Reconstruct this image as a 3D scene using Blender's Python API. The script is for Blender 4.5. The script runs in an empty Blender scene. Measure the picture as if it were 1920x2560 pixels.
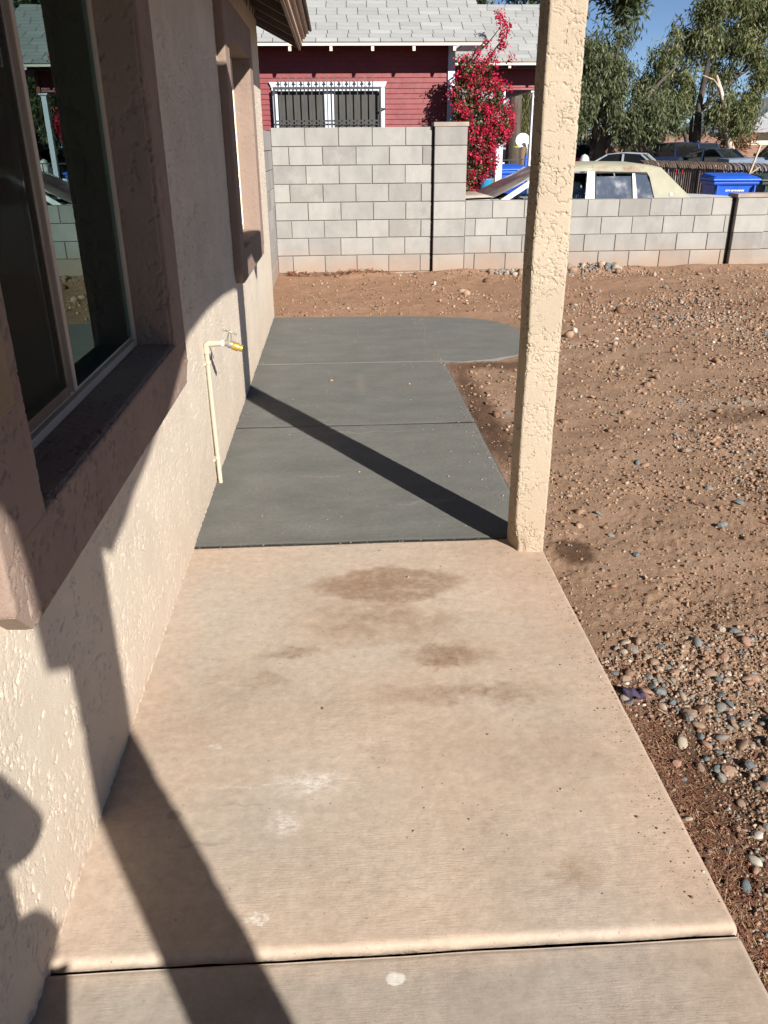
import bpy, bmesh, math, random
import numpy as np
from mathutils import Vector, Matrix
random.seed(7)
RNG = np.random.default_rng(11)
S = bpy.context.scene
COL = S.collection

# ------------------------------------------------------------------ camera
cam_d = bpy.data.cameras.new('camera'); cam = bpy.data.objects.new('camera', cam_d); COL.objects.link(cam)
yaw, pitch, roll, FPX = .053, .426, -.0082, 2021.
f_ = Vector((math.sin(yaw)*math.cos(pitch), math.cos(yaw)*math.cos(pitch), -math.sin(pitch)))
r_ = Vector((math.cos(yaw), -math.sin(yaw), 0)); u_ = r_.cross(f_)
r2 = math.cos(roll)*r_+math.sin(roll)*u_; u2 = -math.sin(roll)*r_+math.cos(roll)*u_
m = Matrix((( r2.x, u2.x, -f_.x, 0), (r2.y, u2.y, -f_.y, 0), (r2.z, u2.z, -f_.z, 1.5), (0, 0, 0, 1)))
cam.matrix_world = m
cam_d.sensor_fit = 'VERTICAL'; cam_d.sensor_height = 24; cam_d.lens = FPX/2560*24
cam_d.clip_start = .05; cam_d.clip_end = 2000
S.camera = cam
S.render.resolution_x, S.render.resolution_y = 768, 1024

# ------------------------------------------------------------------ light
TANE = .55
W = bpy.data.worlds.new('World'); S.world = W; W.use_nodes = True
nt = W.node_tree; nt.nodes.clear()
sky = nt.nodes.new('ShaderNodeTexSky'); sky.sky_type = 'NISHITA'; sky.sun_disc = False
sky.sun_elevation = math.atan(TANE); sky.sun_rotation = math.atan2(.498, -.867)
sky.air_density = .55; sky.dust_density = 0.0; sky.ozone_density = 2.6; sky.altitude = 600
bg = nt.nodes.new('ShaderNodeBackground'); bg.inputs[1].default_value = .05
wo = nt.nodes.new('ShaderNodeOutputWorld')
nt.links.new(sky.outputs[0], bg.inputs[0]); nt.links.new(bg.outputs[0], wo.inputs[0])
sd = bpy.data.lights.new('sun', 'SUN'); sd.energy = 5.0; sd.angle = math.radians(.53); sd.color = (1, .945, .87)
sun = bpy.data.objects.new('sun', sd); COL.objects.link(sun)
sun.rotation_euler = Vector((-.498, .867, -TANE)).to_track_quat('-Z', 'Y').to_euler()
sun.location = (5, -8, 8)
S.view_settings.view_transform = 'Standard'; S.view_settings.look = 'None'
S.view_settings.exposure = 1.0; S.view_settings.gamma = 1

# ------------------------------------------------------------------ helpers
def tag(o, label=None, cat=None, group=None, kind=None):
    if label: o['label'] = label
    if cat: o['category'] = cat
    if group: o['group'] = group
    if kind: o['kind'] = kind
    return o
def empty(name, loc=(0, 0, 0), rz=0):
    o = bpy.data.objects.new(name, None); COL.objects.link(o); o.location = loc; o.rotation_euler = (0, 0, rz)
    o.empty_display_size = .2
    return o
def link(name, me, mat=None, parent=None, smooth=False):
    o = bpy.data.objects.new(name, me); COL.objects.link(o)
    if mat and not me.materials: me.materials.append(mat)
    if parent: o.parent = parent
    if smooth: me.shade_smooth()
    return o
def np_mesh(name, V, F):
    me = bpy.data.meshes.new(name); V = np.ascontiguousarray(V, dtype=np.float32); F = np.ascontiguousarray(F, dtype=np.int32)
    k = F.shape[1]; n = len(F)
    me.vertices.add(len(V)); me.vertices.foreach_set('co', V.ravel())
    me.loops.add(n*k); me.loops.foreach_set('vertex_index', F.ravel())
    me.polygons.add(n); me.polygons.foreach_set('loop_start', np.arange(0, n*k, k, dtype=np.int32))
    me.polygons.foreach_set('loop_total', np.full(n, k, dtype=np.int32))
    me.update(calc_edges=True); me.validate()
    return me
class MB:
    def __init__(s): s.v = []; s.f = []
    def add(s, vs, fs):
        b = len(s.v); s.v += [tuple(p) for p in vs]; s.f += [tuple(b+i for i in q) for q in fs]; return s
    def box(s, x0, x1, y0, y1, z0, z1, ch=0):
        if ch <= 0:
            vs = [(x, y, z) for x in (x0, x1) for y in (y0, y1) for z in (z0, z1)]
            return s.add(vs, [(0, 1, 3, 2), (4, 6, 7, 5), (0, 4, 5, 1), (2, 3, 7, 6), (0, 2, 6, 4), (1, 5, 7, 3)])
        bm = bmesh.new(); bmesh.ops.create_cube(bm, size=1)
        for v in bm.verts: v.co = Vector((x0+(v.co.x+.5)*(x1-x0), y0+(v.co.y+.5)*(y1-y0), z0+(v.co.z+.5)*(z1-z0)))
        bmesh.ops.bevel(bm, geom=bm.edges[:], offset=ch, segments=1, affect='EDGES', profile=.5)
        bm.verts.index_update(); s.add([v.co for v in bm.verts], [[v.index for v in f.verts] for f in bm.faces]); bm.free(); return s
    def obox(s, c, sx, sy, sz, R=Matrix.Identity(3)):
        vs = [Vector(c)+R@Vector((x*sx/2, y*sy/2, z*sz/2)) for x in (-1, 1) for y in (-1, 1) for z in (-1, 1)]
        return s.add(vs, [(0, 1, 3, 2), (4, 6, 7, 5), (0, 4, 5, 1), (2, 3, 7, 6), (0, 2, 6, 4), (1, 5, 7, 3)])
    def bar(s, a, b, w, t=None):
        a = Vector(a); b = Vector(b); d = b-a; q = d.to_track_quat('Z', 'Y').to_matrix()
        return s.obox((a+b)/2, w, t or w, d.length, q)
    def prism(s, poly, axis, a, b):
        n = len(poly)
        def P(p, t):
            if axis == 0: return (t, p[0], p[1])
            if axis == 1: return (p[0], t, p[1])
            return (p[0], p[1], t)
        vs = [P(p, a) for p in poly]+[P(p, b) for p in poly]
        fs = [tuple(range(n))[::-1], tuple(range(n, 2*n))]+[(i, (i+1) % n, n+(i+1) % n, n+i) for i in range(n)]
        return s.add(vs, fs)
    def tube(s, pts, r, n=8, cap=True):
        pts = [Vector(p) for p in pts]; rs = r if isinstance(r, (list, tuple)) else [r]*len(pts)
        b = len(s.v); N = None
        for i, p in enumerate(pts):
            d = (pts[min(i+1, len(pts)-1)]-pts[max(i-1, 0)]).normalized()
            if N is None: N = d.orthogonal().normalized()
            else: N = (N-d*N.dot(d)).normalized()
            Bv = d.cross(N)
            for k in range(n):
                a = 2*math.pi*k/n; s.v.append(tuple(p+rs[i]*(math.cos(a)*N+math.sin(a)*Bv)))
        for i in range(len(pts)-1):
            for k in range(n):
                s.f.append((b+i*n+k, b+i*n+(k+1) % n, b+(i+1)*n+(k+1) % n, b+(i+1)*n+k))
        if cap:
            s.f.append(tuple(b+k for k in range(n))[::-1]); s.f.append(tuple(b+(len(pts)-1)*n+k for k in range(n)))
        return s
    def lathe(s, prof, c=(0, 0, 0), n=16, axis=2):
        b = len(s.v)
        for (r, h) in prof:
            for k in range(n):
                a = 2*math.pi*k/n; p = [r*math.cos(a), r*math.sin(a), h]
                if axis == 0: p = [h, p[0], p[1]]
                if axis == 1: p = [p[0], h, p[1]]
                s.v.append((p[0]+c[0], p[1]+c[1], p[2]+c[2]))
        for i in range(len(prof)-1):
            for k in range(n): s.f.append((b+i*n+k, b+i*n+(k+1) % n, b+(i+1)*n+(k+1) % n, b+(i+1)*n+k))
        s.f.append(tuple(b+k for k in range(n))[::-1]); s.f.append(tuple(b+(len(prof)-1)*n+k for k in range(n)))
        return s
    def loft(s, rings, cap=True):
        b = len(s.v); n = len(rings[0])
        for R in rings: s.v += [tuple(p) for p in R]
        for i in range(len(rings)-1):
            for k in range(n): s.f.append((b+i*n+k, b+i*n+(k+1) % n, b+(i+1)*n+(k+1) % n, b+(i+1)*n+k))
        if cap: s.f.append(tuple(b+k for k in range(n))[::-1]); s.f.append(tuple(b+(len(rings)-1)*n+k for k in range(n)))
        return s
    def build(s, name, mat, parent=None, smooth=False, bevel=0, seg=2, auto=None):
        me = bpy.data.meshes.new(name); me.from_pydata(s.v, [], s.f)
        bm = bmesh.new(); bm.from_mesh(me); bmesh.ops.recalc_face_normals(bm, faces=bm.faces[:])
        if bevel: bmesh.ops.bevel(bm, geom=[e for e in bm.edges if len(e.link_faces) == 2 and e.calc_face_angle(0) > .5], offset=bevel, segments=seg, affect='EDGES', profile=.5, clamp_overlap=True)
        bm.to_mesh(me); bm.free()
        o = link(name, me, mat, parent)
        if smooth:
            me.shade_smooth()
            if auto: me.set_sharp_from_angle(angle=auto)
        return o
# --- numpy gradient noise
_P = RNG.permutation(256); _P = np.concatenate([_P, _P, _P]).astype(np.int64)
_G = RNG.normal(size=(256, 3)); _G /= np.linalg.norm(_G, axis=1)[:, None]
def perlin(p):
    p = np.asarray(p, float); i = np.floor(p).astype(np.int64); f = p-i; i &= 255
    u = f*f*f*(f*(f*6-15)+10); r = 0
    for dx in (0, 1):
        for dy in (0, 1):
            for dz in (0, 1):
                g = _G[_P[_P[_P[i[..., 0]+dx]+i[..., 1]+dy]+i[..., 2]+dz]]
                d = (g*(f-np.array([dx, dy, dz]))).sum(-1)
                w = (u[..., 0] if dx else 1-u[..., 0])*(u[..., 1] if dy else 1-u[..., 1])*(u[..., 2] if dz else 1-u[..., 2])
                r = r+w*d
    return r
def fbm(p, o=4, g=.5):
    r = 0; a = 1
    for k in range(o): r = r+a*perlin(p*2**k+17.3*k); a *= g
    return r
def sstep(a, b, x):
    t = np.clip((x-a)/(b-a), 0, 1); return t*t*(3-2*t)
def stucco_h(P, d=.0040, vert=True):
    """skip-trowel plaster: flat plateaus broken by short ragged cracks, pinholes and torn patches"""
    a = np.array([1., 1., .5]) if vert else np.array([.75, .75, 1.25])
    w1 = np.stack([perlin(P*24+3), perlin(P*24+31), perlin(P*24+77)], -1); w2 = np.stack([perlin(P*75+3), perlin(P*75+31), perlin(P*75+77)], -1)
    m1 = perlin(P*7+5)+.6*perlin(P*26+9)
    n1 = perlin(P*(44 if vert else 33)*a+w1*1.0+w2*.5); pit = (1-sstep(.012, .062, np.abs(n1)))*sstep(.02, .14, m1)
    n3 = perlin(P*13*a+w1*.8+w2*.25); crack = (1-sstep(.006, .034, np.abs(n3)))*sstep(-.05, .08, perlin(P*15+70))
    n4 = perlin(P*np.array([82., 82., 62.])+5); dots = sstep(.24, .36, n4)*sstep(-.15, .1, m1)*.6
    k = .35 if vert else .85
    return -d*np.maximum(np.maximum(pit*k, crack*(.9 if vert else 1)), dots*1.2)+.0004*fbm(P*45, 3)+.0008*perlin(P*9+11)

# ------------------------------------------------------------------ materials
class NB:
    def __init__(s, name):
        s.m = bpy.data.materials.new(name); s.m.use_nodes = True; s.t = s.m.node_tree; s.n = s.t.nodes
        s.b = s.n['Principled BSDF']; s.co = s.n.new('ShaderNodeTexCoord').outputs['Object']
    def L(s, a, b): s.t.links.new(a, b)
    def mapping(s, scale=(1, 1, 1), loc=(0, 0, 0), src=None):
        m_ = s.n.new('ShaderNodeMapping'); m_.inputs['Scale'].default_value = scale; m_.inputs['Location'].default_value = loc
        s.L(src or s.co, m_.inputs[0]); return m_.outputs[0]
    def noise(s, scale, detail=4, rough=.55, vec=None, dist=0):
        n_ = s.n.new('ShaderNodeTexNoise'); n_.inputs['Scale'].default_value = scale; n_.inputs['Detail'].default_value = detail
        n_.inputs['Roughness'].default_value = rough; n_.inputs['Distortion'].default_value = dist
        s.L(vec or s.co, n_.inputs['Vector']); return n_.outputs['Fac']
    def ramp(s, fac, stops, interp='LINEAR'):
        r = s.n.new('ShaderNodeValToRGB'); r.color_ramp.interpolation = interp; e = r.color_ramp.elements
        while len(e) < len(stops): e.new(.5)
        for k, (p, c) in enumerate(stops):
            e[k].position = p; e[k].color = (c, c, c, 1) if isinstance(c, (int, float)) else (*c, 1)
        s.L(fac, r.inputs[0]); return r.outputs[0]
    def mix(s, fac, a, b, mode='MIX'):
        x = s.n.new('ShaderNodeMix'); x.data_type = 'RGBA'; x.blend_type = mode
        for v, i in ((fac, 0), (a, 6), (b, 7)):
            if isinstance(v, (int, float)): x.inputs[i].default_value = v
            elif isinstance(v, tuple): x.inputs[i].default_value = (*v, 1)
            else: s.L(v, x.inputs[i])
        return x.outputs[2]
    def math(s, op, a, b=0):
        x = s.n.new('ShaderNodeMath'); x.operation = op
        for v, i in ((a, 0), (b, 1)):
            if isinstance(v, (int, float)): x.inputs[i].default_value = v
            else: s.L(v, x.inputs[i])
        return x.outputs[0]
    def sep(s, src=None):
        x = s.n.new('ShaderNodeSeparateXYZ'); s.L(src or s.co, x.inputs[0]); return x.outputs
    def bump(s, h, dist, strength=1, nrm=None):
        b_ = s.n.new('ShaderNodeBump'); b_.inputs['Distance'].default_value = dist; b_.inputs['Strength'].default_value = strength
        s.L(h, b_.inputs['Height'])
        if nrm: s.L(nrm, b_.inputs['Normal'])
        return b_.outputs[0]
    def orand(s): return s.n.new('ShaderNodeObjectInfo').outputs['Random']
    def irand(s): return s.n.new('ShaderNodeNewGeometry').outputs['Random Per Island']
    def out(s, col=None, rough=None, nrm=None, **kw):
        if col is not None:
            if isinstance(col, tuple): s.b.inputs['Base Color'].default_value = (*col, 1)
            else: s.L(col, s.b.inputs['Base Color'])
        if rough is not None:
            if isinstance(rough, (int, float)): s.b.inputs['Roughness'].default_value = rough
            else: s.L(rough, s.b.inputs['Roughness'])
        if nrm is not None: s.L(nrm, s.b.inputs['Normal'])
        for k, v in kw.items(): s.b.inputs[k.replace('_', ' ')].default_value = v
        return s.m
def plain(name, col, rough=.6, var=.18, sc=6, bump=.0, bsc=80, **kw):
    n = NB(name); a = tuple(c*(1-var) for c in col); b = tuple(min(1, c*(1+var)) for c in col)
    c = n.ramp(n.noise(sc, 5), [(.3, a), (.7, b)])
    nr = n.bump(n.noise(bsc, 3), bump) if bump else None
    rr = n.ramp(n.noise(sc*2.7, 3), [(.3, max(0, rough-.08)), (.7, min(1, rough+.08))])
    return n.out(c, rr, nr, **kw)
def mat_stucco(name, col, bump=.0020, dirt=(.42, .30, .20)):
    n = NB(name)
    c = n.ramp(n.noise(3.2, 6), [(.3, tuple(x*.9 for x in col)), (.7, tuple(min(1, x*1.06) for x in col))])
    c = n.mix(n.math('MULTIPLY', n.ramp(n.noise(160, 2), [(.55, 0), (.75, 1)]), .25), c, tuple(x*.72 for x in col))
    z = n.sep()[2]; k = n.math('MULTIPLY', n.ramp(n.math('ADD', z, n.math('MULTIPLY', n.noise(5, 4), .3)), [(.14, 1), (.62, 0)]), .42)
    c = n.mix(k, c, dirt)
    h = n.math('ADD', n.math('MULTIPLY', n.noise(120, 4, .6), .6), n.noise(420, 2))
    return n.out(c, .93, n.bump(h, bump), Specular_IOR_Level=.2)
M = {}
M['wall'] = mat_stucco('cream_stucco', (.57, .495, .405), dirt=(.42, .30, .21))
M['trim'] = mat_stucco('mauve_stucco', (.25, .184, .150), dirt=(.30, .22, .16))
M['post'] = mat_stucco('tan_stucco', (.39, .325, .245), dirt=(.33, .24, .165))
def mat_bumpstucco(name, col):
    n = NB(name); v = n.mapping((1, 1, .55))
    c = n.ramp(n.noise(3.2, 6), [(.3, tuple(x*.9 for x in col)), (.7, tuple(x*1.06 for x in col))])
    g = n.ramp(n.noise(38, 3, .5, v, 1.2), [(.44, 1), (.49, 0), (.52, 0), (.57, 1)])
    return n.out(c, .93, n.bump(g, .004, .9, n.bump(n.noise(130, 4), .0015)), Specular_IOR_Level=.2)
M['trim2'] = mat_bumpstucco('core_stucco', (.36, .29, .23))  # darker bump-mapped stucco for the wall core
def blob(n, cx, cy, rx, ry, soft=.5, warp=.25, wsc=9):
    """soft irregular stain mask, metres"""
    x, y, _ = n.sep()
    nx = n.math('MULTIPLY', n.math('SUBTRACT', n.noise(wsc, 4), .5), warp)
    ny = n.math('MULTIPLY', n.math('SUBTRACT', n.noise(wsc*1.13, 4, vec=n.mapping(loc=(5, 3, 1))), .5), warp)
    dx = n.math('DIVIDE', n.math('SUBTRACT', n.math('ADD', x, nx), cx), rx)
    dy = n.math('DIVIDE', n.math('SUBTRACT', n.math('ADD', y, ny), cy), ry)
    d = n.math('SQRT', n.math('ADD', n.math('MULTIPLY', dx, dx), n.math('MULTIPLY', dy, dy)))
    return n.ramp(d, [(1-soft if soft < 1 else 0, 1), (1, 0)])
def mat_oldconc():
    n = NB('old_concrete')
    base = n.ramp(n.noise(2.2, 7, .62), [(.25, (.345, .262, .198)), (.5, (.42, .33, .257)), (.75, (.47, .385, .31))])
    gy = n.ramp(n.noise(1.3, 4, vec=n.mapping(loc=(3, 1, 0))), [(.45, 0), (.7, 1)])
    base = n.mix(n.math('MULTIPLY', gy, .6), base, (.34, .315, .275))
    x, y, z = n.sep()
    near = n.ramp(y, [(0, 1), (1, 0)])
    nr = n.math('MULTIPLY', n.ramp(n.math('SUBTRACT', y, .15), [(.92, 1), (1, 0)]), .7)
    base = n.mix(nr, base, n.ramp(n.noise(6, 5), [(.3, (.235, .21, .18)), (.7, (.315, .285, .245))]))
    edge = n.ramp(n.math('ABSOLUTE', n.math('SUBTRACT', n.math('ADD', x, n.math('MULTIPLY', n.noise(6, 3), .06)), .0)), [(.45, 0), (.78, 1)])
    base = n.mix(n.math('MULTIPLY', edge, .28), base, (.46, .30, .20))
    dk = (.195, .12, .07)
    tex = n.ramp(n.noise(24, 7, .8), [(.36, .6), (.56, 1.25)])
    for a in ((.16, 2.645, .30, .15, .22, .20, 7, .55), (.10, 2.66, .22, .09, .6, .3, 16, .3), (.12, 2.38, .34, .17, .8, .5, 9, .42), (.32, 2.17, .17, .08, .8, .2, 14, .6), (.30, 2.13, .09, .035, .6, .12, 30, .55), (.36, 1.97, .34, .07, .8, .22, 11, .55), (-.2, 2.22, .15, .045, .9, .2, 15, .55), (-.26, 2.08, .10, .04, .9, .2, 18, .35), (-.37, 1.95, .3, .35, .9, .5, 8, .2), (.5, 1.3, .07, .06, .8, .1, 24, .4), (.08, 1.72, .05, .06, .9, .1, 24, .25), (.55, 1.7, .2, .25, .9, .4, 8, .2)):
        base = n.mix(n.math('MULTIPLY', n.math('MULTIPLY', blob(n, *a[:7]), a[7]), tex), base, dk)
    wtex = n.ramp(n.noise(46, 6, .8, vec=n.mapping((1, 2.6, 1))), [(.42, .0), (.56, 1)])
    wh = (.62, .59, .54)
    for a in ((-.11, 1.63, .11, .03, .9, .16, 22, .75), (-.17, 1.49, .045, .05, .9, .06, 30, .85), (-.27, 1.615, .10, .006, .8, .09, 5, .6), (-.21, 1.225, .03, .02, .5, .06, 60, .8), (.073, 1.078, .021, .015, .25, .015, 70, .75), (-.1, 1.60, .13, .06, 1, .14, 12, .35), (-.375, 1.78, .025, .015, .6, .03, 60, .5)):
        mk = n.math('MULTIPLY', blob(n, *a[:7]), a[7]); mk = n.math('MULTIPLY', mk, wtex) if a[2] > .024 else mk
        base = n.mix(mk, base, wh)
    base = n.mix(n.math('MULTIPLY', blob(n, -.443, 1.535, .02, .017, .15, .01, 60), .55), base, (.2, .16, .14))
    base = n.mix(n.math('MULTIPLY', blob(n, -.36, 1.44, .07, .008, .5, .05, 18), .4), base, (.22, .19, .15))
    base = n.mix(n.math('MULTIPLY', blob(n, -.28, 1.56, .07, .007, .5, .05, 22), .35), base, (.22, .18, .14))
    sp = n.ramp(n.noise(120, 3), [(.70, 0), (.74, 1)])
    base = n.mix(n.math('MULTIPLY', sp, .75), base, (.16, .12, .09))
    sp2 = n.ramp(n.noise(33, 7, .8), [(.3, .80), (.7, 1.13)])
    base = n.mix(1, base, sp2, 'MULTIPLY')
    br = n.noise(1, 5, .65, n.mapping((20, 230, 1)))
    pits = n.ramp(n.noise(95, 5, .7), [(.34, 0), (.5, 1)])
    pm = n.ramp(n.noise(2.6, 3, vec=n.mapping(loc=(9, 2, 0))), [(.4, .25), (.6, 1)])
    h = n.math('ADD', n.math('MULTIPLY', n.math('MULTIPLY', br, pm), 1.0), n.math('MULTIPLY', pits, n.math('MULTIPLY', pm, .22)))
    nr2 = n.bump(h, .0010, 1, n.bump(n.noise(9, 3), .004))
    return n.out(base, .92, nr2, Specular_IOR_Level=.12)
M['oldconc'] = mat_oldconc()
def mat_newconc():
    n = NB('fresh_concrete')
    base = n.ramp(n.noise(1, 8, .66, n.mapping((3.0, 5.0, 1))), [(.28, (.112, .113, .104)), (.55, (.137, .138, .127)), (.75, (.16, .159, .146))])
    cl = n.ramp(n.noise(.9, 4, vec=n.mapping(loc=(2, 7, 0))), [(.4, 0), (.65, 1)])
    base = n.mix(n.math('MULTIPLY', cl, .3), base, (.16, .15, .13))
    base = n.mix(1, base, n.ramp(n.noise(55, 6, .8), [(.3, .86), (.7, 1.12)]), 'MULTIPLY')
    fl = n.ramp(n.noise(1, 3, .6, n.mapping((60, 110, 1))), [(.69, 0), (.74, 1)])
    x, y, z = n.sep()
    band = 0
    for yy, w in ((6.03, .16), (4.58, .14), (5.3, .25)):
        b_ = n.ramp(n.math('ABSOLUTE', n.math('SUBTRACT', y, yy)), [(0, 1), (w, 0)])
        band = b_ if band == 0 else n.math('MAXIMUM', band, b_)
    pm = n.ramp(n.noise(2.2, 4), [(.42, .05), (.6, 1)])
    base = n.mix(n.math('MULTIPLY', n.math('MULTIPLY', fl, band), n.math('MULTIPLY', pm, .9)), base, (.5, .48, .43))
    for a in ((.14, 5.42, .05, .35, .9, .1, 6, .3), (.1, 4.4, .5, .02, .9, .4, 3, .4), (.35, 3.45, .3, .02, .9, .5, 3, .35), (-.1, 3.75, .2, .02, .9, .3, 4, .35)):
        base = n.mix(n.math('MULTIPLY', blob(n, *a[:7]), a[7]), base, (.24, .21, .17))
    dk = n.ramp(n.math('SUBTRACT', y, 2.5), [(.5, 1), (.62, 0)])
    base = n.mix(n.math('MULTIPLY', dk, .3), base, (.07, .072, .066))
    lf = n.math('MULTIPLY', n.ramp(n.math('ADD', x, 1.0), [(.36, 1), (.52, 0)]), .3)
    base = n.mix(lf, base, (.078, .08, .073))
    tr = n.math('ADD', n.noise(1, 4, .6, n.mapping((9, 130, 1))), n.math('MULTIPLY', n.noise(180, 3, .7), .6))
    nr = n.bump(tr, .0011, 1, n.bump(n.noise(5, 4), .006, .7))
    return n.out(base, n.ramp(n.noise(4, 4), [(.3, .75), (.7, .9)]), nr, Specular_IOR_Level=.12)
M['newconc'] = mat_newconc()
def mat_dirt():
    n = NB('desert_dirt')
    base = n.ramp(n.noise(1.1, 7, .6), [(.25, (.18, .108, .068)), (.5, (.27, .170, .112)), (.75, (.335, .222, .152))])
    base = n.mix(n.ramp(n.noise(70, 5, .75), [(.35, 0), (.7, .6)]), base, (.32, .225, .155))
    base = n.mix(n.ramp(n.noise(28, 5, .7, vec=n.mapping(loc=(4, 4, 4))), [(.3, .55), (.5, 0)]), base, (.11, .062, .037))
    x, y, z = n.sep()
    far = n.ramp(y, [(0, 0), (1, 1)])
    yy = n.math('MULTIPLY', y, .1)
    red = n.math('MULTIPLY', n.ramp(yy, [(.6, 0), (.85, 1)]), n.ramp(n.math('MULTIPLY', x, .1), [(.15, .75), (.5, .3)]))
    base = n.mix(red, base, n.ramp(n.noise(9, 6, .7), [(.3, (.24, .13, .078)), (.7, (.34, .205, .13))]))
    for a in ((.87, 4.9, .13, 1.5, .6, .12, 5, .8), (1.2, 5.92, .45, .16, .5, .15, 7, .7), (.95, 2.95, .1, .14, .4, .1, 9, .85), (.93, 1.5, .17, .75, .6, .1, 7, .8), (2.35, 3.5, .5, .25, .8, .4, 4, .6), (.88, 4.3, .2, .5, .5, .12, 6, .5), (3.9, 8.1, 1.2, .25, .8, .5, 4, .4), (2.4, 4.6, .6, .14, .8, .3, 4, .5)):
        base = n.mix(n.math('MULTIPLY', blob(n, *a[:7]), a[7]), base, (.075, .041, .026))
    for a in ((2.5, 4.85, .5, .09, .9, .3, 10, .6), (3.3, 7.5, .7, .35, .9, .4, 6, .3), (1.95, 6.5, .35, .1, .9, .25, 8, .35)):
        base = n.mix(n.math('MULTIPLY', blob(n, *a[:7]), a[7]), base, (.38, .34, .29))
    h = n.math('ADD', n.noise(60, 5, .75), n.math('MULTIPLY', n.noise(240, 3), .35))
    return n.out(base, .97, n.bump(h, .007), Specular_IOR_Level=.1)
M['dirt'] = mat_dirt()
STONES = [(0, (.27, .18, .125)), (.14, (.19, .18, .16)), (.28, (.33, .255, .19)), (.42, (.12, .138, .145)), (.56, (.24, .165, .12)), (.72, (.34, .285, .22)), (.78, (.16, .17, .165)), (.87, (.29, .18, .13)), (.97, (.46, .42, .36))]
def mat_stone(name, island):
    n = NB(name); r = n.irand() if island else n.orand()
    c = n.ramp(r, STONES, 'CONSTANT')
    c = n.mix(1, c, n.ramp(n.noise(130 if island else 90, 4), [(.25, .72), (.75, 1.15)]), 'MULTIPLY')
    return n.out(c, .85, n.bump(n.noise(300, 3), .0008), Specular_IOR_Level=.25)
M['pebble'] = mat_stone('river_pebble', False)
def mat_chips():
    n = NB('dirt_chips'); r = n.irand()
    c = n.ramp(r, [(0, (.22, .135, .088)), (.3, (.30, .195, .13)), (.5, (.155, .09, .058)), (.70, (.31, .21, .145)), (.86, (.18, .16, .14)), (.93, (.34, .27, .21)), (.985, (.45, .41, .36))], 'CONSTANT')
    return n.out(c, .95, n.bump(n.noise(200, 3), .001), Specular_IOR_Level=.1)
M['chips'] = mat_chips()
M['gravel'] = mat_stone('gravel', True)
def mat_litter():
    n = NB('dry_litter'); c = n.ramp(n.irand(), [(0, (.16, .06, .035)), (.4, (.24, .10, .06)), (.75, (.33, .2, .11)), (.95, (.48, .34, .2))], 'CONSTANT')
    return n.out(c, .9)
M['litter'] = mat_litter()
def mat_block():
    n = NB('grey_block'); r = n.orand()
    c = n.ramp(r, [(0, (.215, .208, .198)), (.3, (.285, .277, .26)), (.6, (.245, .24, .228)), (.85, (.315, .305, .285)), (1, (.225, .215, .20))])
    c = n.mix(1, c, n.ramp(n.noise(4, 6, .65, vec=n.mapping((1, 1, .6), src=n.n.new('ShaderNodeNewGeometry').outputs['Position'])), [(.3, .84), (.5, 1), (.72, 1.12)]), 'MULTIPLY')
    c = n.mix(n.ramp(n.noise(75, 3), [(.64, 0), (.70, .55)]), c, (.13, .12, .11))
    c = n.mix(n.ramp(n.noise(1.7, 7, .75, vec=n.mapping(loc=(3, 1, 2), src=n.n.new('ShaderNodeNewGeometry').outputs['Position'])), [(.54, 0), (.68, .35)]), c, (.40, .39, .37))
    z = n.sep(n.n.new('ShaderNodeNewGeometry').outputs['Position'])[2]
    k = n.ramp(n.math('ADD', z, n.math('MULTIPLY', n.noise(2.5, 4, vec=n.mapping(src=n.n.new('ShaderNodeNewGeometry').outputs['Position'])), .35)), [(.17, .8), (.52, 0)])
    c = n.mix(k, c, (.30, .205, .145))
    return n.out(c, .93, n.bump(n.noise(140, 4, .7), .0016), Specular_IOR_Level=.2)
M['block'] = mat_block()
M['mortar'] = plain('mortar', (.16, .145, .13), .95)
M['capblock'] = plain('cap_block', (.28, .235, .20), .93, bump=.002, bsc=120)
def mat_shingle():
    n = NB('grey_shingle'); r = n.orand()
    c = n.ramp(r, [(0, (.26, .265, .26)), (.35, (.305, .31, .305)), (.7, (.28, .285, .28)), (1, (.335, .34, .335))])
    c = n.mix(1, c, n.ramp(n.noise(3, 5), [(.3, .9), (.7, 1.05)]), 'MULTIPLY')
    return n.out(c, .95, n.bump(n.noise(220, 3), .002), Specular_IOR_Level=.15)
M['shingle'] = mat_shingle()
M['red'] = plain('red_paint', (.17, .026, .028), .6, .12, 4, .0012, 60)
M['darkred'] = plain('dark_red_eave', (.05, .012, .012), .7)
M['whitepaint'] = plain('white_paint', (.52, .555, .62), .55, .05, 5)
M['cream'] = plain('cream_paint', (.72, .66, .52), .6, .06)
M['tailcream'] = plain('rafter_tail_paint', (.62, .56, .43), .6, .05)
M['drip'] = plain('drip_edge', (.62, .56, .47), .5, .05)
M['iron'] = plain('dark_iron', (.035, .036, .038), .5, .2)
M['spike'] = plain('rusty_iron', (.10, .07, .055), .7, .3)
M['screen'] = plain('window_screen', (.045, .043, .038), .75, .15, 3)
M['glassdark'] = NB('dark_glass').out((.012, .014, .016), .04, Specular_IOR_Level=.8)
def mat_glass():
    n = NB('clear_glass'); t = n.n.new('ShaderNodeBsdfTransparent'); t.inputs[0].default_value = (.62, .86, .84, 1)
    g = n.n.new('ShaderNodeBsdfGlossy'); g.inputs['Roughness'].default_value = .004; g.inputs[0].default_value = (.70, .97, .94, 1)
    fr = n.n.new('ShaderNodeFresnel'); fr.inputs[0].default_value = 1.75; mx = n.n.new('ShaderNodeMixShader')
    n.L(fr.outputs[0], mx.inputs[0]); n.L(t.outputs[0], mx.inputs[1]); n.L(g.outputs[0], mx.inputs[2]); n.L(mx.outputs[0], n.n['Material Output'].inputs[0]); return n.m
M['glass'] = mat_glass()
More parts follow.
